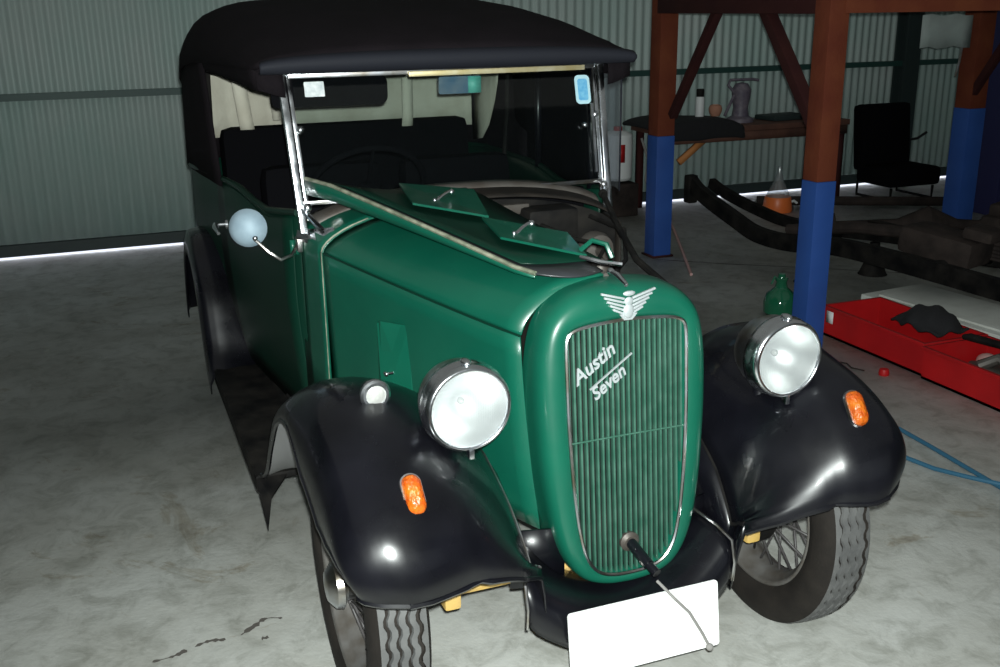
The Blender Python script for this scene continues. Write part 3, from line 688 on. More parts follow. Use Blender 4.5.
for s_ in (-1, 1):
    R_ = smooth_rows(s_)
    for i, r in enumerate(R_):
        k = interp([(-.10,0),(.10,.45),(.25,1),(.32,1)], FPx[i]); kk = interp([(.05,0),(.25,.022),(.32,.03)], FPx[i]) if s_ > 0 else 0
        for j, v in enumerate(r):
            t = max(0, (.47-abs(v.y))/.20); v.z += kk*max(0, (abs(v.y)-.5)/.12)**1.0; v.z -= k*.105*t*t; v.y -= s_*k*.02*t*t
    for _ in range(2):
        R2 = [[v.copy() for v in r] for r in R_]
        for i in range(1, len(R_)-1):
            for j in range(1, len(R_[0])-1):
                R2[i][j] = R_[i][j]*.5+(R_[i-1][j]+R_[i+1][j]+R_[i][j-1]+R_[i][j+1])*.125
        R_ = R2
    b = MB(); b.grid(R_)
    fo = b.build('front_wing', [M['black'], M['under']], CAR, solid=.005, shp=False); fo.modifiers['sol'].material_offset = 1
    fo['label'] = 'black front mudguard over the '+('driver side wheel' if s_ < 0 else 'passenger side wheel')
    b = MB(); b.tube([r[0] for r in R_][1:], .0065, 6); b.tube([v for v in R_[0]], .0065, 6); b.build('rolled_edge', M['black'], fo)
    b = MB(); b.tube([r[-1]+Vector((0,0,.002)) for r in R_[3:len(R_)-12]], .0045, 6); b.build('wing_piping', M['chrome_old'] if s_ < 0 else M['black_flat'], fo)
    # inner valance joining the wing to the chassis
    b = MB(); b.grid([[r[-1], Vector((r[-1].x*.97, s_*.245, r[-1].z-.05)), Vector((r[-1].x*.93-.0, s_*.235, max(.30, r[-1].z-.17)))] for r in R_[0:len(R_)-14]])
    b.build('inner_valance', M['black'], fo, solid=.004)
    # hanging tail flap behind the wheel
    # running board, rear wing
    b = MB(); b.box((-1.36, s_*.60, .302), (1.02,.205,.022), bev=.006); b.box((-1.36, s_*.70, .285), (1.02,.012,.05), bev=.003)
    rb = b.build('running_board', M['black_flat'], CAR)
    b = MB(); b.grid([[(x, s_*.545, .30), (x, s_*.50, .33), (x, s_*.485, .40)] for x in (-.86,-1.2,-1.6,-1.9)]); b.build('sill_valance', M['black_flat'], rb, solid=.004)
    b = MB(); b.prism([(-.87,s_*.600,.312),(-.87,s_*.706,.312),(-.80,s_*.706,.29),(-.695,s_*.702,.215),(-.775,s_*.675,.275)], (-.006,0,-.010)); b.build('board_tip', M['black_flat'], rb, smooth=False)
    RP = [(-1.83,.30),(-1.90,.345),(-1.955,.45),(-2.02,.58),(-2.12,.69),(-2.26,.755),(-2.42,.755),(-2.56,.69),(-2.66,.56),(-2.72,.44),(-2.75,.33)]
    def rsec(u, v): 
        S = [(0,.722,-.10),(.1,.722,-.05),(.3,.708,-.01),(.6,.665,.0),(1,.53,-.015)]
        return interp([(a[0], a[1]) for a in S], v), interp([(a[0], a[2]) for a in S], v)
    b = MB(); b.grid([[Vector((p.x+nn.x*n_, s_*y, p.z+nn.z*n_)) for (p, nn, (y, n_)) in row] for row in norm_rows(RP, rsec, 4, 10)])
    rw = b.build('rear_wing', M['black'], CAR, solid=.005, shp=False)

# ---- apron between the dumb irons
b = MB(); rows = []
for i in range(15):
    a = -1+2*i/14; y = .258*a-.022; s2 = a*a
    rows.append([(.02+.02*s2, y*.85, .31+.14*s2), (.12, y*.95, .318+.115*s2), (.185-.02*s2, y, .30+.115*s2), (.21-.03*s2, y, .27+.095*s2), (.215-.04*s2, y, .215+.10*s2)])
b.grid(rows); ap = b.build('front_apron', M['black'], CAR, solid=.005, sub=1); ap['label'] = 'black apron below the grille'
for s_ in (-1, 1):
    b = MB(); b.tube([Vector(p)+Vector((.002,s_*.002,.002)) for p in (rows[0] if s_ < 0 else rows[-1])], .004, 6)
    b.build('apron_piping', M['chrome_old'], ap)
for s_ in (-1, 1):
    b = MB(); b.grid([[(.06,s_*.14,z),(.045,s_*.20,z),(.03,s_*.262,z)] for z in (.33,.40,.475)]); b.build('splash_panel', M['black'], CAR, solid=.006)
# number plate
b = MB(); b.prism([Vector((.215,-.012,.272))+Vector((.06*v*0-.010*v/.07, u, v)) for u, v in rrect(.376,.156,.008)], (.004,0,0))
npz = b.build('number_plate', M['plate'], CAR, smooth=False, label='plain bright white number plate')
b = MB(); b.tube([(.195,.025,.375),(.235,.05,.345),(.232,.09,.30),(.232,.128,.235),(.235,.145,.200)], .0035, 6); b.ball((.236,.146,.198), .009); b.build('plate_cord', M['rope'], npz)
# chassis, axles
b = MB()
for s_ in (-1, 1): b.bar((-.02,s_*.26,.37),(-2.7,s_*.36,.40), .05,.09)
b.build('chassis_rail', M['black_flat'], CAR)
b = MB(); b.tube([(-.13,-.47,.345),(-.11,-.40,.325),(-.11,0,.30),(-.11,.40,.325),(-.13,.47,.345)], .022, 10); b.tube([(.0,-.45,.340),(.0,.45,.340)], .014, 8)
for s_ in (-1, 1): b.bar((-.10,s_*.40,.335),(.03,s_*.40,.335), .04,.06, bev=.008)
b.build('front_axle', M['ybrown'], CAR, label='yellow-painted front axle and track rod')
b = MB(); b.tube([(-2.35,-.5,.345),(-2.35,.5,.345)], .04, 10); b.ball((-2.35,0,.345), .12); b.build('rear_axle', M['black_flat'], CAR)

# ---- wheels
def wheel(s_, detailed):
    """s_: +1 = left side of car (outer face towards +y)"""
    R = .345; W2 = .062
    # casing profile from inner bead to outer bead; tread points between
    prof = [(.236,-.045),(.25,-.056),(.275,-.0615),(.300,-.061),(.322,-.056),(.333,-.050)]
    tread = []
    ys = [-.047,-.036,-.034,-.027,-.025,-.014,-.012,-.005,-.003,.003,.005,.012,.014,.025,.027,.034,.036,.047]
    tread = [(.3395,-.047),(.343,-.036),(.336,-.0345),(.336,-.0285),(.344,-.027),(.345,-.0150),(.337,-.0135),(.337,-.008),(.3452,-.0065),(.3452,.0065),(.337,.008),(.337,.0135),(.345,.0150),(.344,.027),(.336,.0285),(.336,.0345),(.343,.036),(.3395,.047)]
    pr = prof+tread+[(r, -a) for r, a in prof[::-1]]
    n0 = len(prof); n1 = n0+len(tread); nseg = 176
    def shift(j, k):
        if n0 < j < n1-1: return .0028*(1 if (k//2) % 2 else -1)
        return 0
    b = MB(); b.lathe(pr, 'y', nseg, shift=shift)
    t = b.build('wheel', [M['rubber'], M['tread']], CAR, shp=True)
    for p in t.data.polygons:
        c = p.center; r = sqrt(c.x**2+c.z**2)
        p.material_index = 1 if r > .3395 else 0
    b = MB(); b.lathe([(.242,-.047),(.236,-.050),(.228,-.044),(.228,-.034),(.214,-.026),(.210,-.010),(.210,.010),(.214,.026),(.228,.034),(.228,.044),(.236,.050),(.242,.047)], 'y', 64)
    b.build('wheel_rim', M['rim'], t, solid=.003, shp=False)
    b = MB(); b.lathe([(0,-.045*s_),(.055,-.045*s_),(.06,-.03*s_),(.04,-.01*s_),(.04,.045*s_),(.058,.055*s_),(.055,.07*s_),(.035,.085*s_),(0,.09*s_)], 'y', 24)
    b.build('wheel_hub', M['chrome_old'] if s_ < 0 else M['rim'], t)
    b = MB(); b.lathe([(.0,-.10*s_),(.11,-.10*s_),(.115,-.09*s_),(.115,-.05*s_),(.0,-.05*s_)], 'y', 32); b.build('brake_drum', M['black_flat'], t)
    nsp = 30
    def spoke(k, bb):
        a = 2*pi*k/nsp; side = (k % 2)*2-1; rake = .42*(1 if (k//2) % 2 else -1)
        h = Vector((.048*cos(a+rake), side*.038, .048*sin(a+rake))); q = Vector((.212*cos(a), -side*.004, .212*sin(a)))
        bb.tube([h, q], .0034, 6)
    if detailed:
        for k in range(nsp):
            bb = MB(); spoke(k, bb); bb.build('spoke', M['spoke'], t)
    else:
        bb = MB()
        for k in range(nsp): spoke(k, bb)
        bb.build('spokes', M['spoke'], t)
    return t
for s_ in (-1, 1):
    w = wheel(s_, True); w.location = (-.13, s_*.562, .337); w.scale = (.977,1.08,.977); w.rotation_euler = (0, .2, 0)
    w = wheel(s_, False); w.location = (-2.35, s_*.575, .337); w.scale = (.977,1,.977)

# ---- lamps
def headlamp(s_):
    h = empty('headlamp', (.085, (-.382 if s_ < 0 else .396), (.822 if s_ < 0 else .823)), (0, 0, 0)); h.parent = CAR
    h['label'] = 'round chromed headlamp, '+('driver side' if s_ < 0 else 'passenger side')
    b = MB(); b.lathe([(0,-.115),(.02,-.113),(.05,-.100),(.074,-.076),(.086,-.046),(.090,-.018),(.091,.0)], 'x', 40); b.build('lamp_bowl', M['chrome_old'], h, shp=False)
    b = MB(); b.lathe([(.090,-.010),(.0955,-.008),(.0965,.002),(.0945,.012),(.093,.022),(.0935,.030),(.089,.038),(.083,.040),(.082,.034)], 'x', 48); b.build('lamp_rim', M['chrome'], h, shp=False)
    b = MB(); b.lathe([(0,-.055),(.02,-.052),(.045,-.035),(.065,-.008),(.078,.022),(.084,.030)], 'x', 40); b.build('lamp_reflector', M['reflector'], h, shp=False)
    b = MB(); b.lathe([(.083,.034),(.06,.042),(.035,.047),(0,.049)], 'x', 40); b.build('lamp_lens', M['lens'], h, shp=False)
    b = MB(); b.ball((-.02,0,0), .008, (1.3,1,1)); b.build('lamp_bulb', M['lens_white'], h)
    b = MB(); b.ball((.015,0,.0975), .011, (1.6,1,.6)); b.build('rim_clip', M['chrome'], h); b = MB(); b.bar((.032,0,-.085),(.032,0,-.108), .022,.012, bev=.003); b.build('rim_screw', M['chrome'], h)
    b = MB(); b.tube([(-.06,0,-.07),(-.055,-s_*.01,-.12),(-.05,-s_*.03,-.20)], [.022,.016,.020], 12); b.build('lamp_post', M['black'], h)
headlamp(-1); headlamp(1)
def sidelamp(s_):
    h = empty('side_lamp', (-.045, s_*.537, .822)); h.parent = CAR
    b = MB(); b.lathe([(0,-.06),(.012,-.056),(.024,-.035),(.030,-.008),(.031,.0)], 'x', 24); b.tube([(-.02,0,-.02),(-.02,0,-.042)], .011, 8); b.build('lamp_body', M['black'], h)
    b = MB(); b.lathe([(.030,-.004),(.034,.0),(.033,.008),(.028,.012),(.022,.012),(.021,.007)], 'x', 28); b.build('lamp_rim', M['chrome'], h)
    b = MB(); b.lathe([(.022,.009),(.016,.013),(.008,.016),(0,.017)], 'x', 24); b.build('lamp_lens', M['lens_white'], h)
sidelamp(-1); sidelamp(1)
def indicator(s_, loc, rot):
    h = empty('indicator_lamp', loc, rot); h.parent = CAR
    b = MB(); b.prism([(-.004,u,v) for u, v in rrect(.043,.088,.0205,8)], (.010,0,0)); b.build('lamp_base', M['chrome_old'], h)
    b = MB(); O = rrect(.038,.083,.0183,8); rings = []
    for k, d in ((1,.004),(.98,.010),(.88,.018),(.6,.024),(.2,.026)): rings.append([(d, u*k if k < 1 else u, v*lerp(1, k, .9)) for u, v in O])
    b.grid(rings, cv=True); b.bm.faces.new([v for v in list(b.bm.verts)[-len(O):]]); b.build('lamp_lens', M['amber'], h, label='ribbed amber lens')
indicator(-1, (.228,-.540,.708), (0, radians(-38), radians(4)))
indicator(1, (.225,.508,.722), (0, radians(-38), radians(-4)))

# ------------------------------------------------------------------ storage rack of red and blue steel posts
RK = empty('steel_rack', (0,0,0)); tag(RK, 'tall steel rack with red oxide uprights painted blue at the foot, right of the car', 'rack')
def rpost(x, y, zb, w=.15):
    b = MB(); b.box((x, y, (zb+1.70)/2), (w, w, 1.70-zb), bev=.006); p = b.build('post', M['rust'], RK)
    b = MB(); b.box((x, y, zb/2), (w*1.03, w*1.03, zb), bev=.004); b.build('blue_foot', M['bluesteel'], p, label='blue painted lower length')
    b = MB(); b.box((x, y, .006), (w*1.25, w*1.25, .012)); b.build('base_plate', M['rust_dark'], p)
rpost(-4.0, 2.43, .80, .125); rpost(-1.92, 2.062, .828, .106); rpost(-4.0, 5.02, .86, .15); rpost(-1.92, 4.70, .83)
def beam(a, b_, w=.12, h=.16, nm='beam', mt='rust_dark'):
    b = MB(); b.bar(a, b_, w, h, bev=.004); b.build(nm, M[mt], RK)
beam((-4.0,2.43,1.64), (-1.92,2.085,1.64)); beam((-4.0,2.43,1.641), (-4.0,5.02,1.641)); beam((-1.92,2.085,1.642), (-1.92,4.70,1.642), mt='rust'); beam((-4.0,5.02,1.64), (-1.92,4.7,1.64))
beam((-3.9,2.45,.93), (-3.32,2.39,1.60), .05,.05, 'brace'); beam((-2.0,2.11,1.02), (-2.62,2.20,1.60), .06,.06, 'brace')
beam((-3.96,4.98,.95), (-3.5,4.95,1.6), .05,.05, 'brace')
b = MB(); b.grid([[(-3.90+.004*sin(i), 4.40+.45*i/6, z+.01*sin(i*2)) for z in (1.30,1.4,1.52)] for i in range(7)])
tag(b.build('hanging_sheet', M['sign'], solid=.006), 'pale grey blank sheet hanging from the top beam at the right', 'sheet')
b = MB(); b.tube([(-3.89,4.77,1.30),(-3.89,4.76,1.2),(-3.89,4.74,1.10)], .008, 8)
tag(b.build('hanging_rod', M['chrome_old']), 'short thin silver rod hanging below the pale sheet', 'rod')

# ------------------------------------------------------------------ bare chassis on stands
CH = empty('bare_chassis', (0,0,0)); tag(CH, 'dirty bare vehicle chassis frame with upswept end, lying behind the red crates', 'chassis')
def rail(y, pts, w=.05, h=.085, nm='chassis_rail'):
    P = cr([(x, y+dy, z) for x, z, dy in pts], 5); rows = []
    for i, p in enumerate(P):
        t = (P[min(i+1, len(P)-1)]-P[max(i-1, 0)]).normalized(); n_ = Vector((-t.z, 0, t.x)); n_ = n_ if n_.z >= 0 else -n_
        rows.append([p+Vector((0,-w/2,0))-n_*h/2, p+Vector((0,w/2,0))-n_*h/2, p+Vector((0,w/2,0))+n_*h/2, p+Vector((0,-w/2,0))+n_*h/2])
    b = MB(); b.grid(rows, cv=True); b.bm.faces.new([v for v in list(b.bm.verts)[:4]]); b.bm.faces.new([v for v in list(b.bm.verts)[-4:]]); return b.build(nm, M['black_flat'], CH)
rail(2.9, [(-.9,.30,0),(-1.6,.295,0),(-2.3,.285,0),(-2.8,.262,0),(-3.2,.20,0),(-3.55,.19,0),(-3.82,.245,0),(-4.08,.305,0),(-4.25,.355,0),(-4.34,.40,0)], h=.10)
rail(3.38, [(-.9,.30,0),(-1.6,.295,0),(-2.3,.285,0),(-2.8,.265,0),(-3.4,.20,0),(-3.9,.17,0),(-4.3,.20,0),(-4.65,.25,0),(-4.85,.30,0)], h=.07)
b = MB(); b.box((-4.37,2.90,.36), (.07,.08,.20), bev=.015); b.build('spring_hanger', M['black_flat'], CH)
for x, z in ((-1.2,.30),(-2.1,.29),(-3.3,.20)):
    b = MB(); b.tube([(x,2.9,z),(x,3.38,z)], .028, 10); b.build('cross_member', M['black_flat'], CH)
b = MB(); b.tube([(-3.3,2.95,.26),(-2.9,3.15,.33),(-2.5,3.2,.37),(-2.0,3.5,.38)], .035, 10); b.build('exhaust_pipe', M['darkmetal'], CH)
b = MB(); b.box((-2.2,3.14,.37), (.42,.26,.15), (0,.1,.3), bev=.04).box((-2.0,3.2,.46), (.16,.18,.06), (0,.1,.3), bev=.02); b.build('gearbox', M['darkmetal'], CH)
for k in range(4):
    b = MB(); b.bar((-3.0+.02*k,3.28,.30+.018*k), (-1.7-.06*k,3.35,.31+.018*k), .05,.012); b.build('leaf_spring', M['darkmetal'], CH)
for x, y in ((-1.3,2.9),(-3.0,2.9),(-1.3,3.38),(-3.0,3.38)):
    b = MB(); b.lathe([(.09,0),(.08,.012),(.03,.14),(.03,.225 if x > -2 else .20),(0,.225 if x > -2 else .20)], 'z', 14, (x, y, 0)); b.build('axle_stand', M['black_flat'], CH)
# loose parts on the floor beyond the chassis
def junk(name, label, cat, shapes, mt, loc, rz=0, group=None):
    b = MB(); shapes(b); o = b.build(name, M[mt]); o.location = loc; o.rotation_euler = (0,0,rz); tag(o, label, cat, group); return o
junk('rusty_axle', 'rusty brown axle tube with round hub lying beyond the chassis', 'axle', lambda b: (b.tube([(-.7,0,.1),(-.2,0,.12),(.0,0,.14),(.2,0,.12),(.7,0,.1)], [.035,.04,.11,.04,.035], 12), b.lathe([(0,-.70),(.1,-.70),(.1,-.64),(0,-.64)], 'x', 18, (0,0,.1)), b.lathe([(0,.64),(.1,.64),(.1,.70),(0,.70)], 'x', 18, (0,0,.1))), 'darkmetal', (-3.6,4.35,0), 1.1)
junk('engine_block', 'grimy brown engine block resting on the floor at the right edge', 'engine', lambda b: (b.box((0,0,.16), (.5,.3,.32), bev=.03), b.box((0,0,.35), (.44,.2,.08), bev=.02), b.tube([(-.3,.0,.2),(.32,0,.2)], .07, 14)), 'darkmetal', (-2.75,4.35,0), .4)
junk('steel_channel', 'long dusty steel channel lying beyond the chassis near the back wall', 'channel', lambda b: (b.box((0,0,.03), (1.5,.09,.012)), b.box((0,-.04,.055), (1.5,.01,.06)), b.box((0,.04,.055), (1.5,.01,.06))), 'darkmetal', (-4.85,4.72,0), 1.1)
junk('blue_cylinder', 'small dark blue can lying on the chassis at the right edge', 'can', lambda b: (b.lathe([(0,-.06),(.028,-.06),(.03,-.05),(.03,.05),(.028,.06),(.01,.065),(0,.065)], 'x', 18, (0,0,.03)),), 'bluesteel', (-1.78,3.2,.345), .7)
# black car seat against the wall
CS = empty('car_seat', (-5.3,5.38,0), (0,0,0)); tag(CS, 'black upright car seat standing against the corrugated back wall', 'seat')
b = MB(); b.box((.0,0,.50), (.14,.52,.56), (0,-.12,0), bev=.04); b.build('backrest', M['seat'], CS)
b = MB(); b.box((.22,.02,.20), (.44,.54,.16), bev=.04); b.build('cushion', M['seat'], CS)
b = MB()
for yy in (-.22,.22): b.tube([(.0,yy,.13),(.0,yy,.012),(.42,yy,.012),(.42,yy,.12)], .012, 8)
b.build('seat_frame', M['black_flat'], CS)
b = MB(); b.tube([(-.02+.0,.30,.52),(.0,.40,.40),(.0,.52,.36),(.0,.66,.37),(0,.76,.42)], .012, 8); o = b.build('hanging_cable', M['cloth_black']); o.location = (-5.55,5.35,.05); tag(o, 'black cable drooping along the wall right of the car seat', 'cable')
# dark red upright behind right edge
CB = empty('tool_cabinet', (-4.3,5.75,0)); tag(CB, 'tall dark blue and red cabinet in the shadows at the right edge', 'cabinet')
b = MB(); b.box((0,0,.85), (.5,.6,1.7), bev=.01); b.build('cabinet_body', M['darkblue'], CB)
b = MB(); b.box((.256,-.148,1.28), (.012,.285,.78), bev=.004).box((.256,.148,1.28), (.012,.285,.78), bev=.004); b.build('upper_doors', M['rust_dark'], CB)
b = MB(); b.box((.27,-.02,1.2), (.02,.012,.1)).box((.27,.02,1.2), (.02,.012,.1)); b.build('cabinet_handle', M['alu'], CB)
b = MB(); b.box((.256,0,.45), (.012,.58,.80), bev=.004); b.build('lower_panel', M['darkblue'], CB)
junk('board_offcut', 'pale grey board offcut poking in at the right edge', 'board', lambda b: (b.box((0,0,0), (.5,.22,.02), (0,.1,0)), b.box((.0,0,-.27), (.04,.04,.52))), 'alu', (-2.9,4.95,.54), .3)

# ------------------------------------------------------------------ work bench with things
BN = empty('workbench', (0,0,0)); tag(BN, 'red-brown timber workbench against the corrugated wall', 'bench')
b = MB(); b.box((-5.4,4.0,.66), (.50,1.80,.045), bev=.004); b.build('bench_top', M['wood_red'], BN)
b = MB(); b.box((-5.165,4.0,.60), (.025,1.76,.07)); b.build('apron_rail', M['wood_red'], BN)
for x, y in ((-5.2,3.16),(-5.6,3.16),(-5.2,4.85),(-5.6,4.85)):
    b = MB(); b.box((x,y,.32), (.05,.05,.64)); b.build('leg', M['rust_dark'], BN)
b = MB(); b.bar((-5.18,3.28,.42),(-5.18,3.52,.60), .03,.05); b.build('brace', M['ochre'], BN, label='orange-brown diagonal brace')
random.seed(3)
b = MB(); rows = []
for i in range(15):
    u = i/14; rows.append([])
    for j in range(11):
        v = j/10; y = 2.98+.84*u; x = -5.60+.62*v; z = .712+.035*sin(pi*u)+.012*random.random()*0+.01*sin(7*u+4*v)
        if j >= 7: z -= (j-7)*.055*(1-abs(u-.5)*.8); x = -5.105+.008*(j-7)
        if i in (0, 14): z -= .018
        rows[-1].append((x, y, z))
b.grid(rows); tag(b.build('cloth', M['cloth_black'], solid=.014, sub=1, off=0), 'heavy black cloth heaped over the left end of the workbench', 'cloth')
def small(name, label, cat, prof, mt, loc, extra=None, parent=None):
    b = MB(); b.lathe(prof, 'z', 24); o = b.build(name, M[mt], shp=True); o.location = loc; tag(o, label, cat); return o
B0 = .745
sp_ = empty('spray_can', (-5.36,3.565,B0)); tag(sp_, 'white spray can with a black cap on the workbench', 'can')
b = MB(); b.lathe([(0,0),(.033,0),(.035,.008),(.035,.15),(.028,.165),(0,.165)], 'z', 24); b.build('can_body', M['white'], sp_)
b = MB(); b.lathe([(.029,.16),(.031,.165),(.031,.215),(.028,.222),(0,.222)], 'z', 24); b.build('cap', M['black_flat'], sp_)
small('clay_pot', 'small terracotta pot beside the white spray can', 'pot', [(0,0),(.035,0),(.05,.03),(.055,.06),(.045,.085),(.03,.09),(.028,.075),(0,.07)], 'terra', (-5.34,3.70,B0+.004))
KB = empty('machine_vice', (-5.40,3.98,.683)); tag(KB, 'mauve-grey bench machine with a handle, on the middle of the workbench', 'machine')
b = MB(); b.lathe([(0,0),(.11,0),(.11,.03),(.07,.05),(.06,.12),(.075,.20),(.08,.26),(.05,.31),(0,.32)], 'z', 20); b.build('machine_body', M['purple'], KB)
b = MB(); b.tube([(0,-.07,.24),(0,-.13,.30),(0,-.11,.34),(0,.10,.34),(0,.16,.33)], .012, 8); b.tube([(.02,-.08,.22),(.03,-.17,.06)], .012, 8); b.build('handle', M['purple'], KB)
junk('folded_rag', 'dark green folded rag on the right part of the workbench', 'rag', lambda b: b.box((0,0,.02), (.26,.40,.04), bev=.015), 'skirt', (-5.42,4.42,.683), .1)
WC = empty('white_drum', (-5.42,2.92,0)); WC.location.y = 2.86; tag(WC, 'white plastic drum with red marking, left of the far blue post', 'drum')
b = MB(); b.lathe([(0,.28),(.10,.28),(.115,.30),(.12,.55),(.115,.64),(.07,.665),(.03,.67),(0,.67)], 'z', 24); b.build('drum_body', M['white'], WC)
b = MB(); b.lathe([(.03,.665),(.035,.67),(.035,.70),(0,.70)], 'z', 16); b.build('drum_cap', M['redplastic'], WC)
b = MB(); b.box((0,0,.13), (.26,.26,.26), bev=.01); o = b.build('wooden_block', M['darkmetal']); o.location = (-5.42,2.86,0); tag(o, 'dull wooden block under the white drum', 'block')
b = MB(); b.box((.118,-.02,.50), (.004,.05,.14)); b.build('label_patch', M['redplastic'], WC)
b = MB(); b.tube([(-5.25,2.98,.62),(-5.22,3.03,.45),(-5.2,3.0,.3),(-5.18,3.05,.15),(-5.15,3.02,.0)], .010, 8); tag(b.build('grey_strap', M['rope']), 'grey strap trailing down to the floor beside the white drum', 'strap')
b = MB(); b.tube([(-4.95,3.08,.008),(-4.6,2.92,.008),(-3.42,2.34,.008)], .010, 8)
tag(b.build('thin_rod', M['pink']), 'thin pinkish rod lying on the floor beside the far blue post', 'rod')
# orange funnel can
OC = empty('orange_container', (-4.98,4.10,0)); tag(OC, 'orange tub with a clear conical top standing on the floor beyond the bare chassis', 'tub')
b = MB(); b.lathe([(0,.0),(.115,0),(.12,.01),(.105,.11),(.10,.12),(0,.12)], 'z', 28); b.build('tub_body', M['orange'], OC)
b = MB(); b.lathe([(.095,.12),(.085,.15),(.04,.24),(.02,.32),(.016,.36),(0,.36)], 'z', 28); b.build('cone_top', M['clear'], OC)
b = MB(); b.tube([(0,.10,.06),(0,.16,.07),(0,.19,.05)], .010, 8); b.build('spout', M['white'], OC)
# green demijohn
GB = empty('green_bottle', (-2.50,2.33,0)); tag(GB, 'dark green glass bottle standing just left of the near blue post', 'bottle')
b = MB(); b.lathe([(0,0),(.075,0),(.088,.015),(.09,.07),(.075,.115),(.035,.15),(.028,.18),(.036,.20),(.03,.205),(0,.205)], 'z', 28); b.build('bottle_body', M['greenglass'], GB)
b = MB(); b.tube([(.0,-.03,.19),(.02,-.06,.22),(.02,-.08,.18)], .006, 6); b.lathe([(0,.205),(.02,.205),(.02,.225),(0,.225)], 'z', 12); b.build('stopper', M['greenglass'], GB)

# ------------------------------------------------------------------ red crates
def crate(x0, x1, y0, y1, h, label, rz=0):
    cx, cy = (x0+x1)/2, (y0+y1)/2; L, W = x1-x0, y1-y0; t = .008
    c = empty('red_crate', (cx, cy, 0), (0,0,rz)); tag(c, label, 'crate')
    b = MB(); b.box((0,0,.006), (L,W,.012))
    b.box((0,-W/2+t/2,h/2), (L,t,h)).box((0,W/2-t/2,h/2), (L,t,h)).box((-L/2+t/2,0,h/2), (t,W-2*t,h)).box((L/2-t/2,0,h/2), (t,W-2*t,h))
    b.build('crate_body', M['redplastic'], c, smooth=False)
    b = MB()
    for s_ in (-1, 1): b.box((0,s_*(W/2+.002),h-.008), (L+.02,.016,.016), bev=.003).box((s_*(L/2+.002),0,h-.008), (.016,W,.016), bev=.003)
    b.build('crate_rim', M['redplastic'], c)
    return c
c1 = crate(-2.11,-1.42,2.31,2.66,.155, 'long red plastic crate with a white label on its corner')
b = MB(); b.box((-.29,-.1835,.105), (.05,.002,.06)); b.build('white_label', M['white'], c1)
crate(-1.40,-.70,2.29,2.66,.15, 'red plastic crate at the right edge holding loose parts, next to the labelled one')
b = MB(); rows = []
for i in range(17):
    u = -1+2*i/16; rows.append([])
    for j in range(13):
        v = -1+2*j/12; r = max(abs(u)**2.0, abs(v)**2.0); z = .172+.08*max(0, 1-(u*u+v*v*.9))**.7+.008*sin(9*u+5*v)
        rows[-1].append((-1.60+.15*u, 2.50+.13*v*(1-.3*abs(u)), z))
b.grid(rows); tag(b.build('black_bag', M['cloth_black'], solid=.01, shp=False), 'black cloth bag heaped on the corner of the labelled red crate', 'bag')
junk('metal_bar', 'black metal bar lying across the rim of the right red crate', 'bar', lambda b: b.tube([(-.28,0,0),(-.25,0,.006),(.3,0,.0)], [.012,.018,.014], 10), 'black_flat', (-1.12,2.57,.170), .25)
junk('wooden_offcut', 'pale wooden offcut inside the right red crate', 'offcut', lambda b: b.box((0,0,.045), (.06,.15,.09), bev=.003), 'wood', (-.95,2.47,.014), .2)
junk('grey_casting', 'grey metal casting inside the right red crate', 'casting', lambda b: (b.box((0,0,.04), (.22,.16,.08), bev=.02), b.tube([(-.05,0,.08),(.02,.02,.12),(.08,.0,.10)], .025, 10)), 'alu', (-1.18,2.46,.014), .5)
junk('pink_rag', 'dull pink rag tucked in the corner of the right red crate', 'rag', lambda b: b.ball((0,0,.045), .06, (1.0,.7,.7)), 'pink', (-1.315,2.585,.014), 0)
junk('bottle_top', 'small dark red bottle top on the floor in front of the red crates', 'bottle top', lambda b: b.lathe([(0,0),(.022,0),(.024,.01),(.02,.028),(0,.03)], 'z', 16), 'redplastic', (-1.50,2.17,0))
junk('polystyrene_sheet', 'flat white polystyrene box lid lying behind the red crates', 'lid', lambda b: (b.box((0,0,.05), (.98,.46,.10), bev=.008), b.box((.02,0,.104), (.86,.36,.012), bev=.004)), 'poly', (-1.90,3.03,0), .10)
# hose on the floor
b = MB(); b.tube([(-.42,1.73,.009),(-.58,1.745,.009),(-.78,1.765,.009),(-.99,1.78,.009),(-1.2,1.75,.009),(-1.28,1.6,.009),(-1.15,1.5,.009),(-.95,1.53,.009),(-.78,1.60,.009),(-.62,1.635,.009),(-.5,1.67,.022),(-.40,1.72,.028),(-.2,1.80,.02),(.2,1.95,.009)], .0085, 8)
b.tube([(-.42,1.73,.009),(-.2,1.72,.009),(.3,1.70,.009)], .0085, 8)
tag(b.build('blue_hose', M['hose']), 'thin blue hose looped on the concrete beside the passenger side wing', 'hose')
junk('bent_wire', 'short dark bent wire on the concrete in front of the labelled crate', 'wire', lambda b: b.tube([(-.08,0,.004),(-.02,.02,.004),(.03,-.01,.004),(.09,.005,.004)], .003, 6), 'darkmetal', (-1.66,2.10,0), .2)

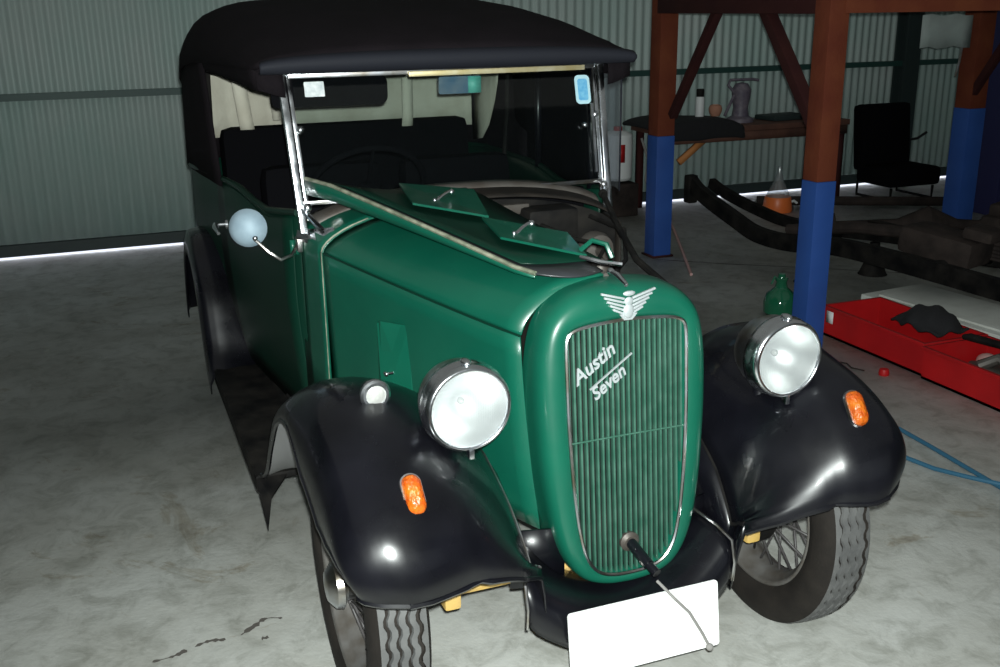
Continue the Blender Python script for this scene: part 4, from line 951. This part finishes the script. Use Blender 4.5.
# ------------------------------------------------------------------ light
w = bpy.data.worlds.new('sky'); SC.world = w; w.use_nodes = True
bg = w.node_tree.nodes['Background']; bg.inputs[0].default_value = (.86,.88,1,1); bg.inputs[1].default_value = .8
CAMP = Vector((1.9741, -1.03288, 1.5992)); YAW, PIT, ROL, FPX = 2.77165, 0.30377, -0.01374, 1034.98583
fwd = Vector((cos(PIT)*cos(YAW), cos(PIT)*sin(YAW), -sin(PIT))); rgt = Vector((sin(YAW), -cos(YAW), 0)); up = rgt.cross(fwd)
r2 = cos(ROL)*rgt+sin(ROL)*up; u2 = -sin(ROL)*rgt+cos(ROL)*up
def light(kind, name, loc, energy, **k):
    l = bpy.data.lights.new(name, kind); l.energy = energy
    for a, v in k.items(): setattr(l, a, v)
    o = bpy.data.objects.new(name, l); COL.objects.link(o); o.location = loc; return o
# the phone's flash, right beside the lens
fl = light('SPOT', 'camera_flash', CAMP+r2*.012+u2*.03, 190, color=(.93,1.0,.97), shadow_soft_size=.012, spot_size=radians(110), spot_blend=1.0)
fl.rotation_euler = Matrix((r2, u2, -fwd)).transposed().to_euler()
# added soft fill from behind the camera; the shed has no opening there
dl = light('AREA', 'doorway_daylight', (5.3, -.5, 1.7), 6, color=(.85,.93,1.0)); dl.data.shape = 'RECTANGLE'; dl.data.size = 9.0; dl.data.size_y = 2.8
dl.rotation_euler = (0, radians(90), 0)
dl.rotation_euler = (Vector((1,0,.15))).to_track_quat('Z','Y').to_euler()

ov = light('AREA', 'overhead_fill', (-1.2, .8, 3.12), 12, color=(.95,.97,.92)); ov.data.shape = 'RECTANGLE'; ov.data.size = 8.5; ov.data.size_y = 10  # added overhead fill to lift the far floor; the ceiling has no skylight
cam = bpy.data.cameras.new('camera'); co = bpy.data.objects.new('camera', cam); COL.objects.link(co)
co.location = CAMP; co.rotation_euler = Matrix((r2, u2, -fwd)).transposed().to_euler()
cam.sensor_width = 36; cam.lens = FPX/1000*36; cam.clip_start = .05; SC.camera = co
vs = SC.view_settings; vs.view_transform = 'Standard'; vs.look = 'None'; vs.gamma = 1; vs.use_curve_mapping = False; vs.exposure = 1.5
